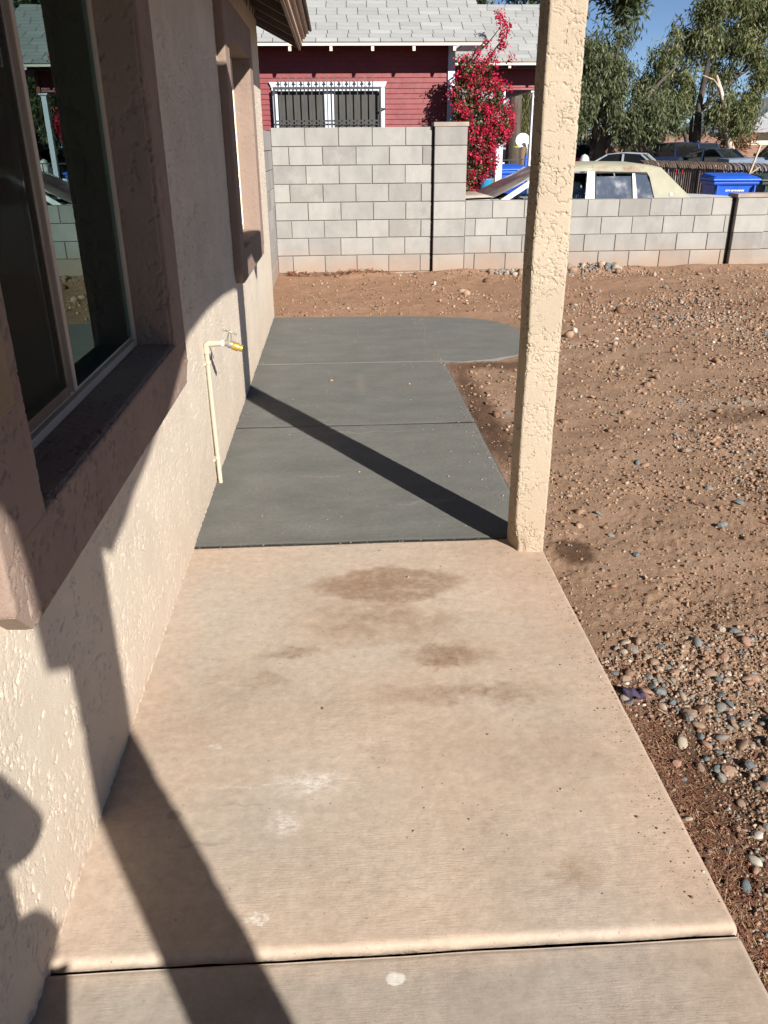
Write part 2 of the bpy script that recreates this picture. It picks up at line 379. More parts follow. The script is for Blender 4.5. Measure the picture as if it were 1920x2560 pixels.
def mat_carglass(c=(.5, .56, .6)):
    n = NB('car_glass'); return n.out(c, 0.02, Transmission_Weight=1.0, IOR=1.45)
M['carglass'] = mat_carglass()
M['dustyglass'] = plain('dusty_glass', (.055, .07, .10), .09, .10, 2, Specular_IOR_Level=.35)
def mat_windshield():
    n = NB('dusty_windshield'); x, y, z = n.sep()
    k = n.ramp(n.math('ADD', z, n.math('MULTIPLY', n.noise(9, 4), .12)), [(.05, 1), (.9, 0)])
    c = n.ramp(n.noise(3, 5), [(.35, (.05, .06, .07)), (.6, (.16, .13, .11))])
    return n.out(c, n.ramp(n.noise(4, 3), [(.3, .12), (.7, .5)]), Specular_IOR_Level=.6)
M['windshield'] = mat_windshield()
M['alum'] = plain('tan_aluminium', (.40, .33, .265), .5, .06)
M['bronze'] = plain('bronze_frame', (.12, .085, .06), .5, .1)
M['blind'] = plain('curtain_fabric', (.34, .33, .29), .8, .15)
M['curtain'] = plain('dark_curtain', (.22, .46, .42), .85, .3, 9)
M['room'] = plain('dark_interior', (.03, .03, .03), .9)
M['soffit'] = plain('brown_soffit', (.045, .03, .024), .8, .2, 5, .001, 90)
M['rafterpaint'] = plain('brown_rafter', (.13, .095, .075), .75, .15)
M['fascia'] = plain('brown_fascia', (.14, .085, .055), .7, .2)
M['fasciatrim'] = plain('tan_fascia_trim', (.42, .29, .21), .6, .15)
M['nearshingle'] = plain('brown_shingle', (.12, .09, .08), .95, .3, 20, .003, 200)
M['pvc'] = plain('cream_pipe_paint', (.42, .375, .285), .4, .06)
M['pvcw'] = plain('white_fitting', (.82, .8, .74), .4, .04)
M['zinc'] = plain('zinc_valve', (.30, .28, .24), .45, .3, 60, Metallic=.4)
M['brass'] = plain('brass', (.55, .36, .08), .35, .15, 40, Metallic=.6)
M['pilaster_shadow'] = plain('pilaster_shadow_black', (.02, .018, .015), .95)  # black standing in for the shadow the pilasters cast
M['carwhite'] = plain('old_white_car_paint', (.50, .50, .47), .45, .08)
M['vinyl'] = plain('cream_vinyl_roof', (.285, .272, .20), .75, .12, 3)
def mat_rustroof():
    n = NB('peeling_roof'); k = n.ramp(n.noise(3.3, 6, .7), [(.42, 0), (.56, 1)])
    c = n.mix(k, (.285, .272, .20), n.ramp(n.noise(14, 5), [(.3, (.17, .12, .09)), (.7, (.32, .25, .18))]))
    return n.out(c, .8, n.bump(n.noise(30, 4), .003))
M['peel'] = mat_rustroof()
M['dusthood'] = plain('dusty_hood', (.31, .25, .20), .7, .15, 3)
M['rubber'] = plain('rubber', (.02, .02, .02), .8)
M['chrome'] = plain('chrome', (.6, .6, .6), .2, .1, Metallic=1.0)
M['seat'] = plain('blue_grey_seat', (.12, .16, .21), .8)
M['binblue'] = plain('blue_bin_plastic', (.012, .085, .47), .45, .12, 3)
M['bindark'] = plain('grey_bin_side', (.10, .11, .13), .6)
M['bingreen'] = plain('dark_green_bin', (.02, .035, .03), .5)
M['print'] = plain('white_print', (.75, .78, .82), .6, .02)
M['cyan'] = plain('turquoise_plastic', (.02, .3, .5), .5, .1)
M['wood'] = plain('raw_wood', (.42, .33, .22), .8, .15, 20)
M['fencebrown'] = plain('brown_fence_iron', (.105, .072, .055), .6, .3, 4)
M['fencepost'] = plain('dark_fence_post', (.035, .022, .018), .7, .3)
M['pinkwall'] = plain('pink_stucco_wall', (.22, .125, .09), .9, .1, .5)
M['peach'] = plain('peach_stucco', (.5, .275, .19), .9, .08)
M['creamwall'] = plain('pale_yellow_stucco', (.58, .54, .41), .9, .05)
M['greyroof'] = plain('grey_roof', (.26, .27, .29), .9, .1)
M['asphalt'] = plain('asphalt', (.12, .10, .085), .95, .2, 1)
M['ground'] = plain('packed_ground', (.20, .145, .105), .97, .2, .4, .01, 30)
def mat_bark(name, a, b, sc=6):
    n = NB(name); c = n.ramp(n.noise(sc, 5, vec=n.mapping((1, 1, .25))), [(.35, a), (.65, b)])
    return n.out(c, .9, n.bump(n.noise(20, 4, vec=n.mapping((1, 1, .2))), .02))
M['bark'] = mat_bark('dark_bark', (.04, .03, .023), (.09, .07, .055))
M['palebark'] = mat_bark('pale_eucalyptus_bark', (.20, .145, .10), (.58, .48, .37), 2.2)
M['palmbark'] = mat_bark('palm_bark', (.13, .085, .055), (.24, .17, .11), 5)
def mat_leaf(name, cols, tr=.35):
    n = NB(name); c = n.ramp(n.irand(), [(i/len(cols), q) for i, q in enumerate(cols)], 'CONSTANT')
    n.L(c, n.b.inputs['Base Color']); n.b.inputs['Roughness'].default_value = .55
    t = n.n.new('ShaderNodeBsdfTranslucent'); n.L(c, t.inputs[0])
    mx = n.n.new('ShaderNodeMixShader'); mx.inputs[0].default_value = tr
    n.L(n.b.outputs[0], mx.inputs[1]); n.L(t.outputs[0], mx.inputs[2])
    n.L(mx.outputs[0], n.n['Material Output'].inputs[0]); return n.m
M['euc'] = mat_leaf('eucalyptus_leaf', [(.10, .13, .04), (.15, .17, .06), (.07, .09, .035), (.19, .20, .085), (.12, .14, .055), (.26, .24, .13)], .45)
M['euc2'] = mat_leaf('blue_green_leaf', [(.085, .11, .045), (.125, .15, .07), (.06, .08, .035), (.16, .18, .09), (.20, .20, .10)], .45)
M['darkleaf'] = mat_leaf('dark_leaf', [(.03, .05, .015), (.05, .07, .022), (.07, .085, .03)])
M['bougleaf'] = mat_leaf('bougainvillea_leaf', [(.05, .085, .02), (.10, .13, .04), (.04, .055, .02), (.17, .17, .07), (.12, .07, .03)])
M['bract'] = mat_leaf('magenta_bract', [(.55, .012, .06), (.42, .008, .05), (.66, .02, .10), (.33, .006, .04), (.6, .03, .07)], .4)
M['palmleaf'] = mat_leaf('palm_frond', [(.09, .12, .03), (.16, .17, .05), (.22, .19, .08), (.06, .08, .02)])
M['skin'] = plain('skin', (.42, .24, .16), .55, .05)
M['shirt'] = plain('grey_shirt', (.14, .15, .17), .9)
M['jeans'] = plain('jeans', (.04, .06, .11), .9)
M['hair'] = plain('dark_hair', (.02, .015, .012), .7)
M['phone'] = plain('phone_black', (.01, .01, .012), .25)

# ================================================================== SETTING: ground sheets
gm = MB().box(-400, 400, 10.9, 900, -1.0, -.16).box(-400, 400, -300, -3.5, -1.0, -.17).box(-400, -4.5, -3.5, 10.9, -1.0, -.17).box(13, 400, -3.5, 10.9, -1.0, -.17)
g_o = gm.build('ground', M['ground']); tag(g_o, kind='structure')
pk = MB().box(-30, 60, 29, 49.5, -.3, -.155).build('parking_lot', M['asphalt']); tag(pk, kind='structure')

def zdirt(x, y):
    P = np.stack([x, y, np.zeros_like(x)], -1)
    slab = np.clip(1-(x-.8)/.5, 0, 1)
    base = np.interp(y, [0, 3, 5.6, 7.6, 9, 10.7], [-.055, -.045, -.012, -.006, .0, -.005])
    base = base+.045*np.clip((x-2.2)/2.5, 0, 1)*np.interp(y, [0, 4, 9], [0, 1, .5])
    base = base+.022*fbm(P*1.7, 3)+.012*perlin(P*5.3+8)
    rough = sstep(-.18, .22, perlin(P*2.1+21)+.35*perlin(P*7+2))
    cl = np.abs(perlin(P*26+4))*.9+np.abs(perlin(P*55+14))*.55+np.abs(perlin(P*115+44))*.3
    cl2 = np.clip(perlin(P*38+80), 0, 1)+.6*np.clip(perlin(P*80+90), 0, 1)
    cl3 = np.clip(perlin(P*15+120)-.1, 0, 1)
    base = base+(.003+.013*rough)*(cl-.25)+(.005+.016*rough)*cl2+.015*rough*cl3
    # raised spoil near the foot of the wall
    base = base+.055*np.exp(-((y-10.6)/.22)**2)*sstep(-.15, .4, perlin(P*np.array([1.6, 0, 0])+3)+.15)
    base = base+.07*np.exp(-((y-10.5)/.15)**2-((x-3.2)/.75)**2)*(.6+.8*np.abs(perlin(P*9)))
    # keep it under the slabs
    ins = ((x < .83) & (y < 6.1)) | ((y > 5.9) & (y < 7.95) & (x < 1.35+.26*np.sqrt(np.clip(1-((y-6.95)/1.0)**2, 0, 1))))
    base = np.where(ins & (y < 7.9), np.minimum(base, np.where(x > .83, -.002, -.012)), base)
    return base
ny, nx = 570, 500
ys = .35+np.geomspace(.35, 10.72, ny)-.35; ys = ys[ys < 10.72]; ny = len(ys)
ys[-1] = 10.74
av = np.linspace(-.32, 1.12, nx)
Yg, Ag = np.meshgrid(ys, av, indexing='ij'); Xg = Ag*(Yg+.9)
Zg = zdirt(Xg, Yg)
V = np.stack([Xg, Yg, Zg], -1).reshape(-1, 3)
I = np.arange(ny*nx).reshape(ny, nx)
F = np.stack([I[:-1, :-1], I[:-1, 1:], I[1:, 1:], I[1:, :-1]], -1).reshape(-1, 4)
V2 = np.array([(-4.5, -3.5, -.11), (13, -3.5, -.11), (13, 10.74, -.11), (-4.5, 10.74, -.11)]); n0 = len(V)
V = np.concatenate([V, V2]); F = np.concatenate([F, [[n0, n0+1, n0+2, n0+3]]])
yard = link('dirt_yard', np_mesh('dirt_yard', V, F), M['dirt'], smooth=True); tag(yard, kind='structure')

# scattered stone chips (uncountable) and the larger pebbles one by one
ICO = bmesh.new(); bmesh.ops.create_icosphere(ICO, subdivisions=1, radius=1); ICO.verts.index_update()
IV = np.array([v.co[:] for v in ICO.verts]); IF = np.array([[v.index for v in f.verts] for f in ICO.faces]); ICO.free()
def stones(name, xs, ys_, rad, mat, flat=.6, sink=.35, parent=yard):
    n = len(xs); z = zdirt(xs, ys_)
    sc = rad[:, None]*np.stack([RNG.uniform(.7, 1.35, n), RNG.uniform(.65, 1.1, n), RNG.uniform(.4, .85, n)*flat/.6], -1)
    base = IV[None]*(1+.30*RNG.normal(size=(n, 12, 1)).clip(-1.8, 1.8))*sc[:, None, :]
    a = RNG.uniform(0, 2*np.pi, n); t = RNG.normal(0, .35, n)
    ct, st = np.cos(t)[:, None], np.sin(t)[:, None]
    yv = base[..., 1]*ct-base[..., 2]*st; zv = base[..., 1]*st+base[..., 2]*ct
    ca, sa = np.cos(a)[:, None], np.sin(a)[:, None]
    V = np.stack([base[..., 0]*ca-yv*sa+xs[:, None], base[..., 0]*sa+yv*ca+ys_[:, None], zv+(z+sc[:, 2]*(.5-sink))[:, None]], -1).reshape(-1, 3)
    F = (IF[None]+12*np.arange(n)[:, None, None]).reshape(-1, 3)
    o = link(name, np_mesh(name, V, F), mat, parent); tag(o, kind='stuff'); return o
def offslab(x, y):
    return ~(((x < .815) & (y < 6.05)) | ((y > 5.9) & (y < 7.93) & (x < 1.36+.3*np.sqrt(np.clip(1-((y-6.95)/1.02)**2, 0, 1)))))
CL = [(1.05, 2.0, .2, .16, 4), (1.3, 2.2, .3, .2, 1.3), (1.1, 1.6, .18, .2, 2.2), (1.0, 1.3, .12, .15, 1.6), (.96, 2.12, .1, .14, 1.8), (1.5, 1.8, .3, .3, 1.2), (.98, 1.05, .1, .15, 1), (3.4, 8.2, 1.1, .35, 2.4), (3.6, 7.3, .9, .3, 2.2), (1.95, 6.5, .35, .12, 2.5), (3.6, 6.4, .6, .4, 2.2), (2.6, 5.0, .7, .3, 1), (2.1, 4.15, .35, .3, 1.8), (2.2, 3.6, .4, .25, 1.2), (1.9, 3.4, .4, .3, .8), (3.3, 10.3, 1.0, .25, 3), (5, 9, 1.2, .8, 1), (4.5, 5.5, 1.2, 1, 1.2)]
def dens(x, y):
    d = .10+.25*sstep(.0, .35, perlin(np.stack([x*1.3, y*1.3, x*0], -1)+50))
    for cx, cy, rx, ry, w in CL: d = d+.25*w*np.exp(-((x-cx)/rx)**2-((y-cy)/ry)**2)
    return d
def sample(n, ylo, yhi, thr=1.):
    X = np.zeros(0); Y = np.zeros(0)
    while len(X) < n:
        y = ylo*(yhi/ylo)**RNG.uniform(0, 1, 60000); a = RNG.uniform(-.1, .85, 60000); x = a*(y+.7)
        k = offslab(x, y) & (x > -.62) & (RNG.uniform(0, thr, 60000) < dens(x, y)); X = np.concatenate([X, x[k]]); Y = np.concatenate([Y, y[k]])
    return X[:n], Y[:n]
x, y = sample(26000, .8, 10.6); r = .00105*np.minimum(y, 7)*RNG.lognormal(0, .5, 26000)+.0013
stones('dirt_chips', x, y, r, M['chips'], .8, .2)
x, y = sample(5200, .9, 10.5); stones('dirt_clods', x, y, .0017*np.minimum(y, 4.5)*RNG.lognormal(0, .4, 5200)+.002, M['dirt'], .8, .3)
x, y = sample(5500, 1.0, 10.5, 1.6); k = dens(x, y) > .36; x = x[k]; y = y[k]
stones('gravel', x, y, .004+.0011*np.minimum(y, 8)*RNG.lognormal(0, .35, len(x)), M['gravel'], .7, .15)
n_ = 150; x = RNG.uniform(1.9, 3.6, n_); y = 10.42+RNG.normal(0, .07, n_)
stones('wall_rubble', x, y, .018*RNG.lognormal(0, .45, n_)+.008, M['gravel'], .9, .1)
# individual pebbles (largest in the picture)
PM = []
for k in range(7):
    bm = bmesh.new(); bmesh.ops.create_uvsphere(bm, u_segments=8, v_segments=5, radius=1)
    sx, sy, sz = random.uniform(1, 1.5), random.uniform(.75, 1), random.uniform(.42, .7); off = random.random()*50
    for v in bm.verts:
        nn = perlin(np.array([v.co[:]])*1.2+off)[0]; v.co *= 1+.35*nn; v.co.x *= sx; v.co.y *= sy; v.co.z *= sz
    me = bpy.data.meshes.new('pebble'); bm.to_mesh(me); bm.free(); me.materials.append(M['pebble']); (me.shade_smooth() if k % 2 else None); PM.append(me)
px_, py_ = [], []
for cx, cy, rx, ry, n in ((1.06, 1.98, .13, .10, 75), (1.0, 1.62, .10, .16, 55), (1.03, 1.36, .10, .12, 40), (.95, 2.15, .06, .10, 22), (1.22, 2.1, .2, .2, 40), (.98, 1.1, .06, .1, 8), (1.5, 2.6, .45, .4, 25), (1.9, 3.9, .5, .5, 25)):
    for _ in range(n):
        px_.append(cx+random.gauss(0, rx)); py_.append(cy+random.gauss(0, ry))
px_ = np.array(px_); py_ = np.array(py_); k = offslab(px_-.012, py_); px_ = px_[k]; py_ = py_[k]; pz_ = zdirt(px_, py_)
for a, b, c in zip(px_, py_, pz_):
    o = bpy.data.objects.new('pebble', random.choice(PM)); COL.objects.link(o); o.parent = yard
    s = random.choice((.006, .008, .010, .013, .016, .019))*(.85+.1*b) if b < 3 else random.uniform(.012, .022)
    o.location = (a, b, c+s*.25); o.scale = (s, s, s*random.uniform(.8, 1.2)); o.rotation_euler = (random.gauss(0, .3), random.gauss(0, .3), random.uniform(0, 6.3))
# dry needles / litter
def litter(name, n, fx, fy, L, w):
    xs, ys_ = fx(n), fy(n); k = offslab(xs, ys_); xs = xs[k]; ys_ = ys_[k]; n = len(xs)
    a = RNG.uniform(0, np.pi*2, n); l = L*RNG.uniform(.4, 1.3, n); ww = w*RNG.uniform(.6, 1.4, n); t = RNG.normal(0, .25, n)
    d = np.stack([np.cos(a)*l, np.sin(a)*l, np.sin(t)*l], -1); p = np.stack([-np.sin(a)*ww, np.cos(a)*ww, 0*a], -1)
    c = np.stack([xs, ys_, zdirt(xs, ys_)+.004+.3*l*np.abs(np.sin(t))], -1)
    up = np.array([0, 0, 1])*ww[:, None]*.6
    V = np.stack([c-d-p, c+d-p, c+d+p, c-d+p, c+up*1.5], 1).reshape(-1, 3)
    b = 5*np.arange(n)[:, None, None]; F = (np.array([[0, 1, 4], [1, 2, 4], [2, 3, 4], [3, 0, 4]])[None]+b).reshape(-1, 3)
    o = link(name, np_mesh(name, V, F), M['litter'], yard); tag(o, kind='stuff')
litter('dry_needles', 3200, lambda n: .82+np.abs(RNG.normal(0, .07, n)), lambda n: 1.0+RNG.uniform(0, 1.15, n), .009, .0007)
litter('leaf_litter', 420, lambda n: RNG.uniform(.85, 5, n), lambda n: RNG.uniform(1.2, 10.4, n), .022, .004)
litter('twig_litter', 260, lambda n: -.6+RNG.uniform(0, 1.2, n)**2*.9, lambda n: 10.55+RNG.normal(0, .06, n), .06, .006)
# purple plastic scrap at slab edge
rg = MB(); pr = []
for i in range(9):
    ring = []
    for k in range(8):
        a = k/8*2*math.pi; rr = .012*(1+.5*math.sin(3*a+i))*(1 if 0 < i < 8 else .3); ring.append((.828+i*.0085, 1.99-i*.004+rr*math.cos(a)*1.4, -.03+rr*math.sin(a)+.006*math.sin(i*2)))
    pr.append(ring)
rg.loft(pr); o = rg.build('rag', plain('dark_purple_rag', (.045, .03, .06), .8), smooth=True); tag(o, 'small crumpled dark purple rag lying among pebbles at the slab edge', 'rag')

# ================================================================== concrete slabs
def slab_grid(name, x0, x1, y0, y1, zt, h, mat, parent, r0=.012, r1=.012, step=.008, amp=.0012, rx=.01):
    nx = max(2, int((x1-x0)/step)); ny = max(2, int((y1-y0)/step))
    xs = np.linspace(x0, x1, nx); ys_ = np.linspace(y0, y1, ny); X, Y = np.meshgrid(xs, ys_, indexing='xy')
    P = np.stack([X, Y, 0*X], -1)
    jx = .004*fbm(np.stack([X*2, Y*0+y0*7, 0*X], -1), 4)*np.clip(1-(Y-y0)/.15, 0, 1)
    Y2 = Y+jx+ .003*fbm(np.stack([X*3, Y*0+y1*7, 0*X], -1), 3)*np.clip(1-(y1-Y)/.1, 0, 1)
    Z = zt+amp*fbm(P*3, 3)*1.6
    def rnd(d, r): t = np.clip(1-d/np.maximum(r, 1e-5), 0, 1); return r*(1-np.sqrt(np.clip(1-t*t, 0, 1)))
    Z = Z-rnd(Y-y0, r0*(1+.35*fbm(P*6, 3)))-rnd(y1-Y, r1)-rnd(x1-X, rx*(1+.4*fbm(P*8+5, 3)))
    V = np.stack([X, Y2, Z], -1).reshape(-1, 3); I = np.arange(nx*ny).reshape(ny, nx)
    F = [np.stack([I[:-1, :-1], I[:-1, 1:], I[1:, 1:], I[1:, :-1]], -1).reshape(-1, 4)]
    B = V.copy(); B[:, 2] = zt-h; n = len(V)
    for e in (I[0, :], I[:, -1], I[-1, ::-1], I[::-1, 0]): F.append(np.stack([e[1:], e[:-1], e[:-1]+n, e[1:]+n], -1)[:, ::-1])
    F.append(np.array([[I[0, 0]+n, I[-1, 0]+n, I[-1, -1]+n, I[0, -1]+n]]))
    return link(name, np_mesh(name, np.concatenate([V, B]), np.concatenate(F)), mat, parent, smooth=False)
walk = empty('old_walkway'); tag(walk, kind='structure')
for args in ((-.66, .8, -3.0, 1.130, -.010, .12, .006, .004), (-.66, .8, 1.140, 2.998, 0, .12, .020, .004)):
    o = slab_grid('slab', *args[:6], M['oldconc'], walk, args[6], args[7], .007)
    o.data.shade_smooth()
fresh = empty('fresh_walkway'); tag(fresh, kind='structure')
for a, b in ((3.0, 4.537), (4.540, 6.035)):
    o = slab_grid('slab', -.66, .79, a, b, .004, .14, M['newconc'], fresh, .004, .004, .012, .0022, .006); o.data.shade_smooth()
for a in (4.530, 6.028): MB().box(-.66, .785, a, a+.017, -.10, -.001).build('joint_or_shadow_strip', M['newconc'], fresh)
def grit(name, xs, ys_, z, r, par, mat):
    n = len(xs); sc = r[:, None]*np.stack([RNG.uniform(.7, 1.4, n), RNG.uniform(.6, 1, n), RNG.uniform(.4, .8, n)], -1)
    b_ = IV[None]*(1+.25*RNG.normal(size=(n, 12, 1)).clip(-1.5, 1.5))*sc[:, None, :]
    V = (b_+np.stack([xs, ys_, z+sc[:, 2]*.5], -1)[:, None, :]).reshape(-1, 3); F = (IF[None]+12*np.arange(n)[:, None, None]).reshape(-1, 3)
    tag(link(name, np_mesh(name, V, F), mat, par), kind='stuff')
k = 900; gx = np.where(RNG.uniform(0, 1, k) < .6, .79-np.abs(RNG.normal(0, .05, k)), RNG.uniform(-.6, .78, k)); gy = RNG.uniform(1.2, 2.95, k)
grit('grit', gx, gy, .0, .0012*RNG.lognormal(0, .5, k), walk, M['chips'])
gx = np.where(RNG.uniform(0, 1, k) < .5, .785-np.abs(RNG.normal(0, .06, k)), RNG.uniform(-.6, .78, k)); gy = RNG.uniform(3.05, 7.7, k)
grit('grit', gx, gy, .004, .0022*RNG.lognormal(0, .5, k), fresh, M['chips'])
k = 110; grit('cement_crumbs', -.62+1.3*RNG.uniform(0, 1, k), 3.0+RNG.normal(0, .008, k), .001, .0019*RNG.lognormal(0, .5, k), fresh, M['newconc'])
# landing pad with its rounded end
poly = [(-.66, 6.041), (.79, 6.035), (.93, 6.0), (1.15, 6.055), (1.38, 6.17), (1.485, 6.42), (1.56, 6.72), (1.585, 7.0), (1.56, 7.25), (1.47, 7.46), (1.33, 7.61), (1.17, 7.69)]
poly += [(1.0, 7.74), (.75, 7.80), (.3, 7.84), (-.1, 7.855), (-.66, 7.87)]
o = MB().prism(poly, 2, -.14, .004).build('slab', M['newconc'], fresh, bevel=.003, seg=1)

# ================================================================== the house on the left
house = empty('stucco_house', (-.62, 4, 0)); tag(house, 'cream stucco house with mauve window surrounds and a covered porch on the left', 'house')
def HP(o): o.parent = house; o.matrix_parent_inverse = Matrix.Translation((.62, -4, 0)); return o
WX = -.62
ysw = [-2.0]; 
while ysw[-1] < 7.95:
    yv = ysw[-1]; ysw.append(yv+(.02 if yv < .9 else max(.0031, .0029*yv)))
ysw = np.array(ysw); ysw[-1] = 7.95
zsw = np.concatenate([np.arange(-.12, 1.0, .0034), np.arange(1.0, 1.95, .0052), np.arange(2.0, 2.35, .02), np.arange(2.35, 3.2, .05)])
Yw, Zw = np.meshgrid(ysw, zsw, indexing='ij'); Pw = np.stack([Yw*0+WX, Yw, Zw], -1)
Hw = stucco_h(Pw)*(1+1.5*sstep(.6, 1.05, Zw))
ragged = .012*sstep(.03, 0, Zw)*np.abs(fbm(np.stack([Yw*20, Zw*20, Yw*0], -1), 3))
Xw = WX+Hw-ragged; Xw = np.where(Yw > 7.94, Xw-.01, Xw)
Iw = np.arange(Xw.size).reshape(Xw.shape)
yc = (Yw[:-1, :-1]+Yw[1:, 1:])/2; zc = (Zw[:-1, :-1]+Zw[1:, 1:])/2
hole = ((yc > 1.40) & (yc < 2.90) & (zc > .82) & (zc < 2.1)) | ((yc > 5.21) & (yc < 6.56) & (zc > .88) & (zc < 2.1)) | ((yc > 4.2) & (zc > 2.62))
Fw = np.stack([Iw[:-1, :-1], Iw[1:, :-1], Iw[1:, 1:], Iw[:-1, 1:]], -1)[~hole]
Vw = np.stack([Xw, Yw, Zw], -1).reshape(-1, 3)
used = np.zeros(len(Vw), bool); used[Fw.ravel()] = True; remap = np.cumsum(used)-1; Vw = Vw[used]; Fw = remap[Fw]
o = link('wall', np_mesh('wall', Vw, Fw), M['wall'], smooth=True); HP(o)
# solid body of the house behind the plaster skin
b = MB()
for y0, y1, z0, z1 in ((-2, 1.40, -.12, 3.1), (1.40, 2.88, -.12, .835), (1.40, 2.88, 2.10, 3.1), (2.88, 4.2, -.12, 3.1), (4.2, 5.21, -.12, 2.6), (5.21, 6.54, -.12, .88), (5.21, 6.54, 2.10, 2.6), (6.54, 7.945, -.12, 2.6)):
    b.box(-.84, WX-.012, y0, y1, z0, z1)
b.box(-6, -.84, 7.8, 7.945, -.12, 2.6).box(-6, -.84, -2, -1.9, -.12, 3.1)
HP(b.build('wall_core', M['trim2']))
HP(MB().box(-3.2, -3.1, -1.9, 7.8, -.1, 3.1).box(-3.1, -.85, -1.9, 7.8, -.11, -.02).box(-3.1, -.85, -1.9, 7.8, 2.6, 2.7).build('interior', M['room']))
def stucco_box(mb_list, name, mat, x0, x1, y0, y1, z0, z1, step, skip=(), d=.0055, rr=.008, vert=True):
    """box with rounded edges and plaster relief; skip = face codes left out"""
    Vs, Fs, off = [], [], 0
    lo = np.array([x0, y0, z0]); hi = np.array([x1, y1, z1])
    for ax in range(3):
        for sd_ in (0, 1):
            if (ax, sd_) in skip: continue
            u, v = [k for k in range(3) if k != ax]
            nu = max(2, int((hi[u]-lo[u])/step)+1); nv = max(2, int((hi[v]-lo[v])/step)+1)
            U, Vv = np.meshgrid(np.linspace(lo[u], hi[u], nu), np.linspace(lo[v], hi[v], nv), indexing='ij')
            P = np.zeros(U.shape+(3,)); P[..., u] = U; P[..., v] = Vv; P[..., ax] = (lo, hi)[sd_][ax]
            c = np.clip(P, lo+rr, hi-rr); dlt = P-c; L = np.linalg.norm(dlt, axis=-1, keepdims=True); N = dlt/np.maximum(L, 1e-9)
            Q = c+N*rr; Q = Q+N*stucco_h(P, d, vert=vert)[..., None]
            I = np.arange(nu*nv).reshape(nu, nv)+off; f = np.stack([I[:-1, :-1], I[1:, :-1], I[1:, 1:], I[:-1, 1:]], -1).reshape(-1, 4)
            flip = (sd_ == 0) ^ (ax == 1)
            if flip: f = f[:, ::-1]
            Vs.append(Q.reshape(-1, 3)); Fs.append(f); off += nu*nv
    mb_list.append((np.concatenate(Vs), np.concatenate(Fs)))
def merge(lst, name, mat, parent=None):
    V, F, o = [], [], 0
    for v, f in lst: V.append(v); F.append(f+o); o += len(v)
    return link(name, np_mesh(name, np.concatenate(V), np.concatenate(F)), mat, parent, smooth=True)
def surround(yo0, yi0, yi1, yo1, zo0, zi0, zi1, zo1, step):
    L = []; xf = -.57; xb = -.625
    ch = .06
    stucco_box(L, '', None, xb, xf, yo0, yi0, zo0+ch, zo1, step, ((0, 0),))
    stucco_box(L, '', None, xb, xf, yi1, yo1, zo0+ch, zo1, step, ((0, 0),))
    stucco_box(L, '', None, xb, xf+.001, yo0+ch, yo1-ch, zo0, zi0, step, ((0, 0),))
    stucco_box(L, '', None, xb, xf, yi0, yi1, zi1, zo1, step*2, ((0, 0),))
    # reveal linings
    stucco_box(L, '', None, -.76, xf-.012, yi1-.004, yi1+.03, zi0-.01, zi1+.01, step, ((0, 0), (0, 1)))
    stucco_box(L, '', None, -.76, xf-.012, yi0-.03, yi0+.004, zi0-.01, zi1+.01, step, ((0, 0), (0, 1)))
    stucco_box(L, '', None, -.76, xf-.006, yi0-.01, yi1+.01, zi0-.03, zi0+.003, step, ((0, 0),))
    stucco_box(L, '', None, -.76, xf-.012, yi0-.01, yi1+.01, zi1-.003, zi1+.03, step*2, ((0, 0), (0, 1)))
    o = merge(L, 'window_surround', M['trim']); HP(o)
    for (ya, yb) in ((yo0, yo0+ch+.02), (yo1, yo1-ch-.02)):
        sg = 1 if yb > ya else -1
        MB().prism([(ya+.004*sg, zo0+ch+.03), (ya+.004*sg, zo0+ch), (ya+ch*sg, zo0+.004), (yb, zo0+.004), (yb, zo0+ch+.03)], 0, xb, xf-.003).build('corner_chamfer', M['trim'], o)
    return o
surround(1.225, 1.445, 2.84, 3.03, .70, .872, 2.06, 2.26, .005)
surround(5.06, 5.255, 6.50, 6.70, .735, .925, 2.06, 2.26, .009)
# window 1: sliding window
w = empty('sliding_window', (-.73, 2.1, .87)); HP(w)
def WP(o, p=w, inv=(.73, -2.1, -.87)): o.parent = p; o.matrix_parent_inverse = Matrix.Translation(inv); return o
F1 = MB(); y0, y1, z0, z1 = 1.449, 2.836, .876, 2.055
fr = MB().box(-.755, -.70, y0, y1, z0, z0+.022).box(-.755, -.70, y0, y0+.03, z0+.022, z1).box(-.755, -.70, y1-.024, y1, z0+.022, z1).box(-.755, -.70, y0+.03, y1-.024, z1-.03, z1).box(-.752, -.716, y0+.03, y1-.024, z0+.022, z0+.036)
WP(fr.build('frame', M['alum'], bevel=.002, seg=1))
WP(MB().box(-.735, -.700, 2.118, 2.142, z0+.036, z1-.03).build('mullion', M['alum'], bevel=.002, seg=1))
WP(MB().box(-.722, -.704, y0+.03, 2.09, z0+.036, z0+.066).box(-.722, -.704, y0+.03, 2.09, z1-.06, z1-.03).box(-.722, -.704, y0+.03, y0+.052, z0+.066, z1-.06).box(-.722, -.704, 2.062, 2.09, z0+.066, z1-.06).build('sliding_sash', M['bronze'], bevel=.002, seg=1))
WP(MB().box(-.714, -.711, 2.142, y1-.024, z0+.036, z1-.03).build('fixed_pane', M['glass']))
WP(MB().box(-.7155, -.7115, y0+.05, 2.062, z0+.066, z1-.06).build('sliding_pane', M['glass']))
def mat_mesh():
    n = NB('insect_mesh'); t = n.n.new('ShaderNodeBsdfTransparent'); mx = n.n.new('ShaderNodeMixShader'); mx.inputs[0].default_value = .55
    n.out((.03, .027, .022), .8, Specular_IOR_Level=.1); n.L(t.outputs[0], mx.inputs[1]); n.L(n.b.outputs[0], mx.inputs[2]); n.L(mx.outputs[0], n.n['Material Output'].inputs[0]); return n.m
WP(MB().box(-.7025, -.7015, y0+.052, 2.062, z0+.066, z1-.06).build('insect_screen', mat_mesh()))
cm = MB()
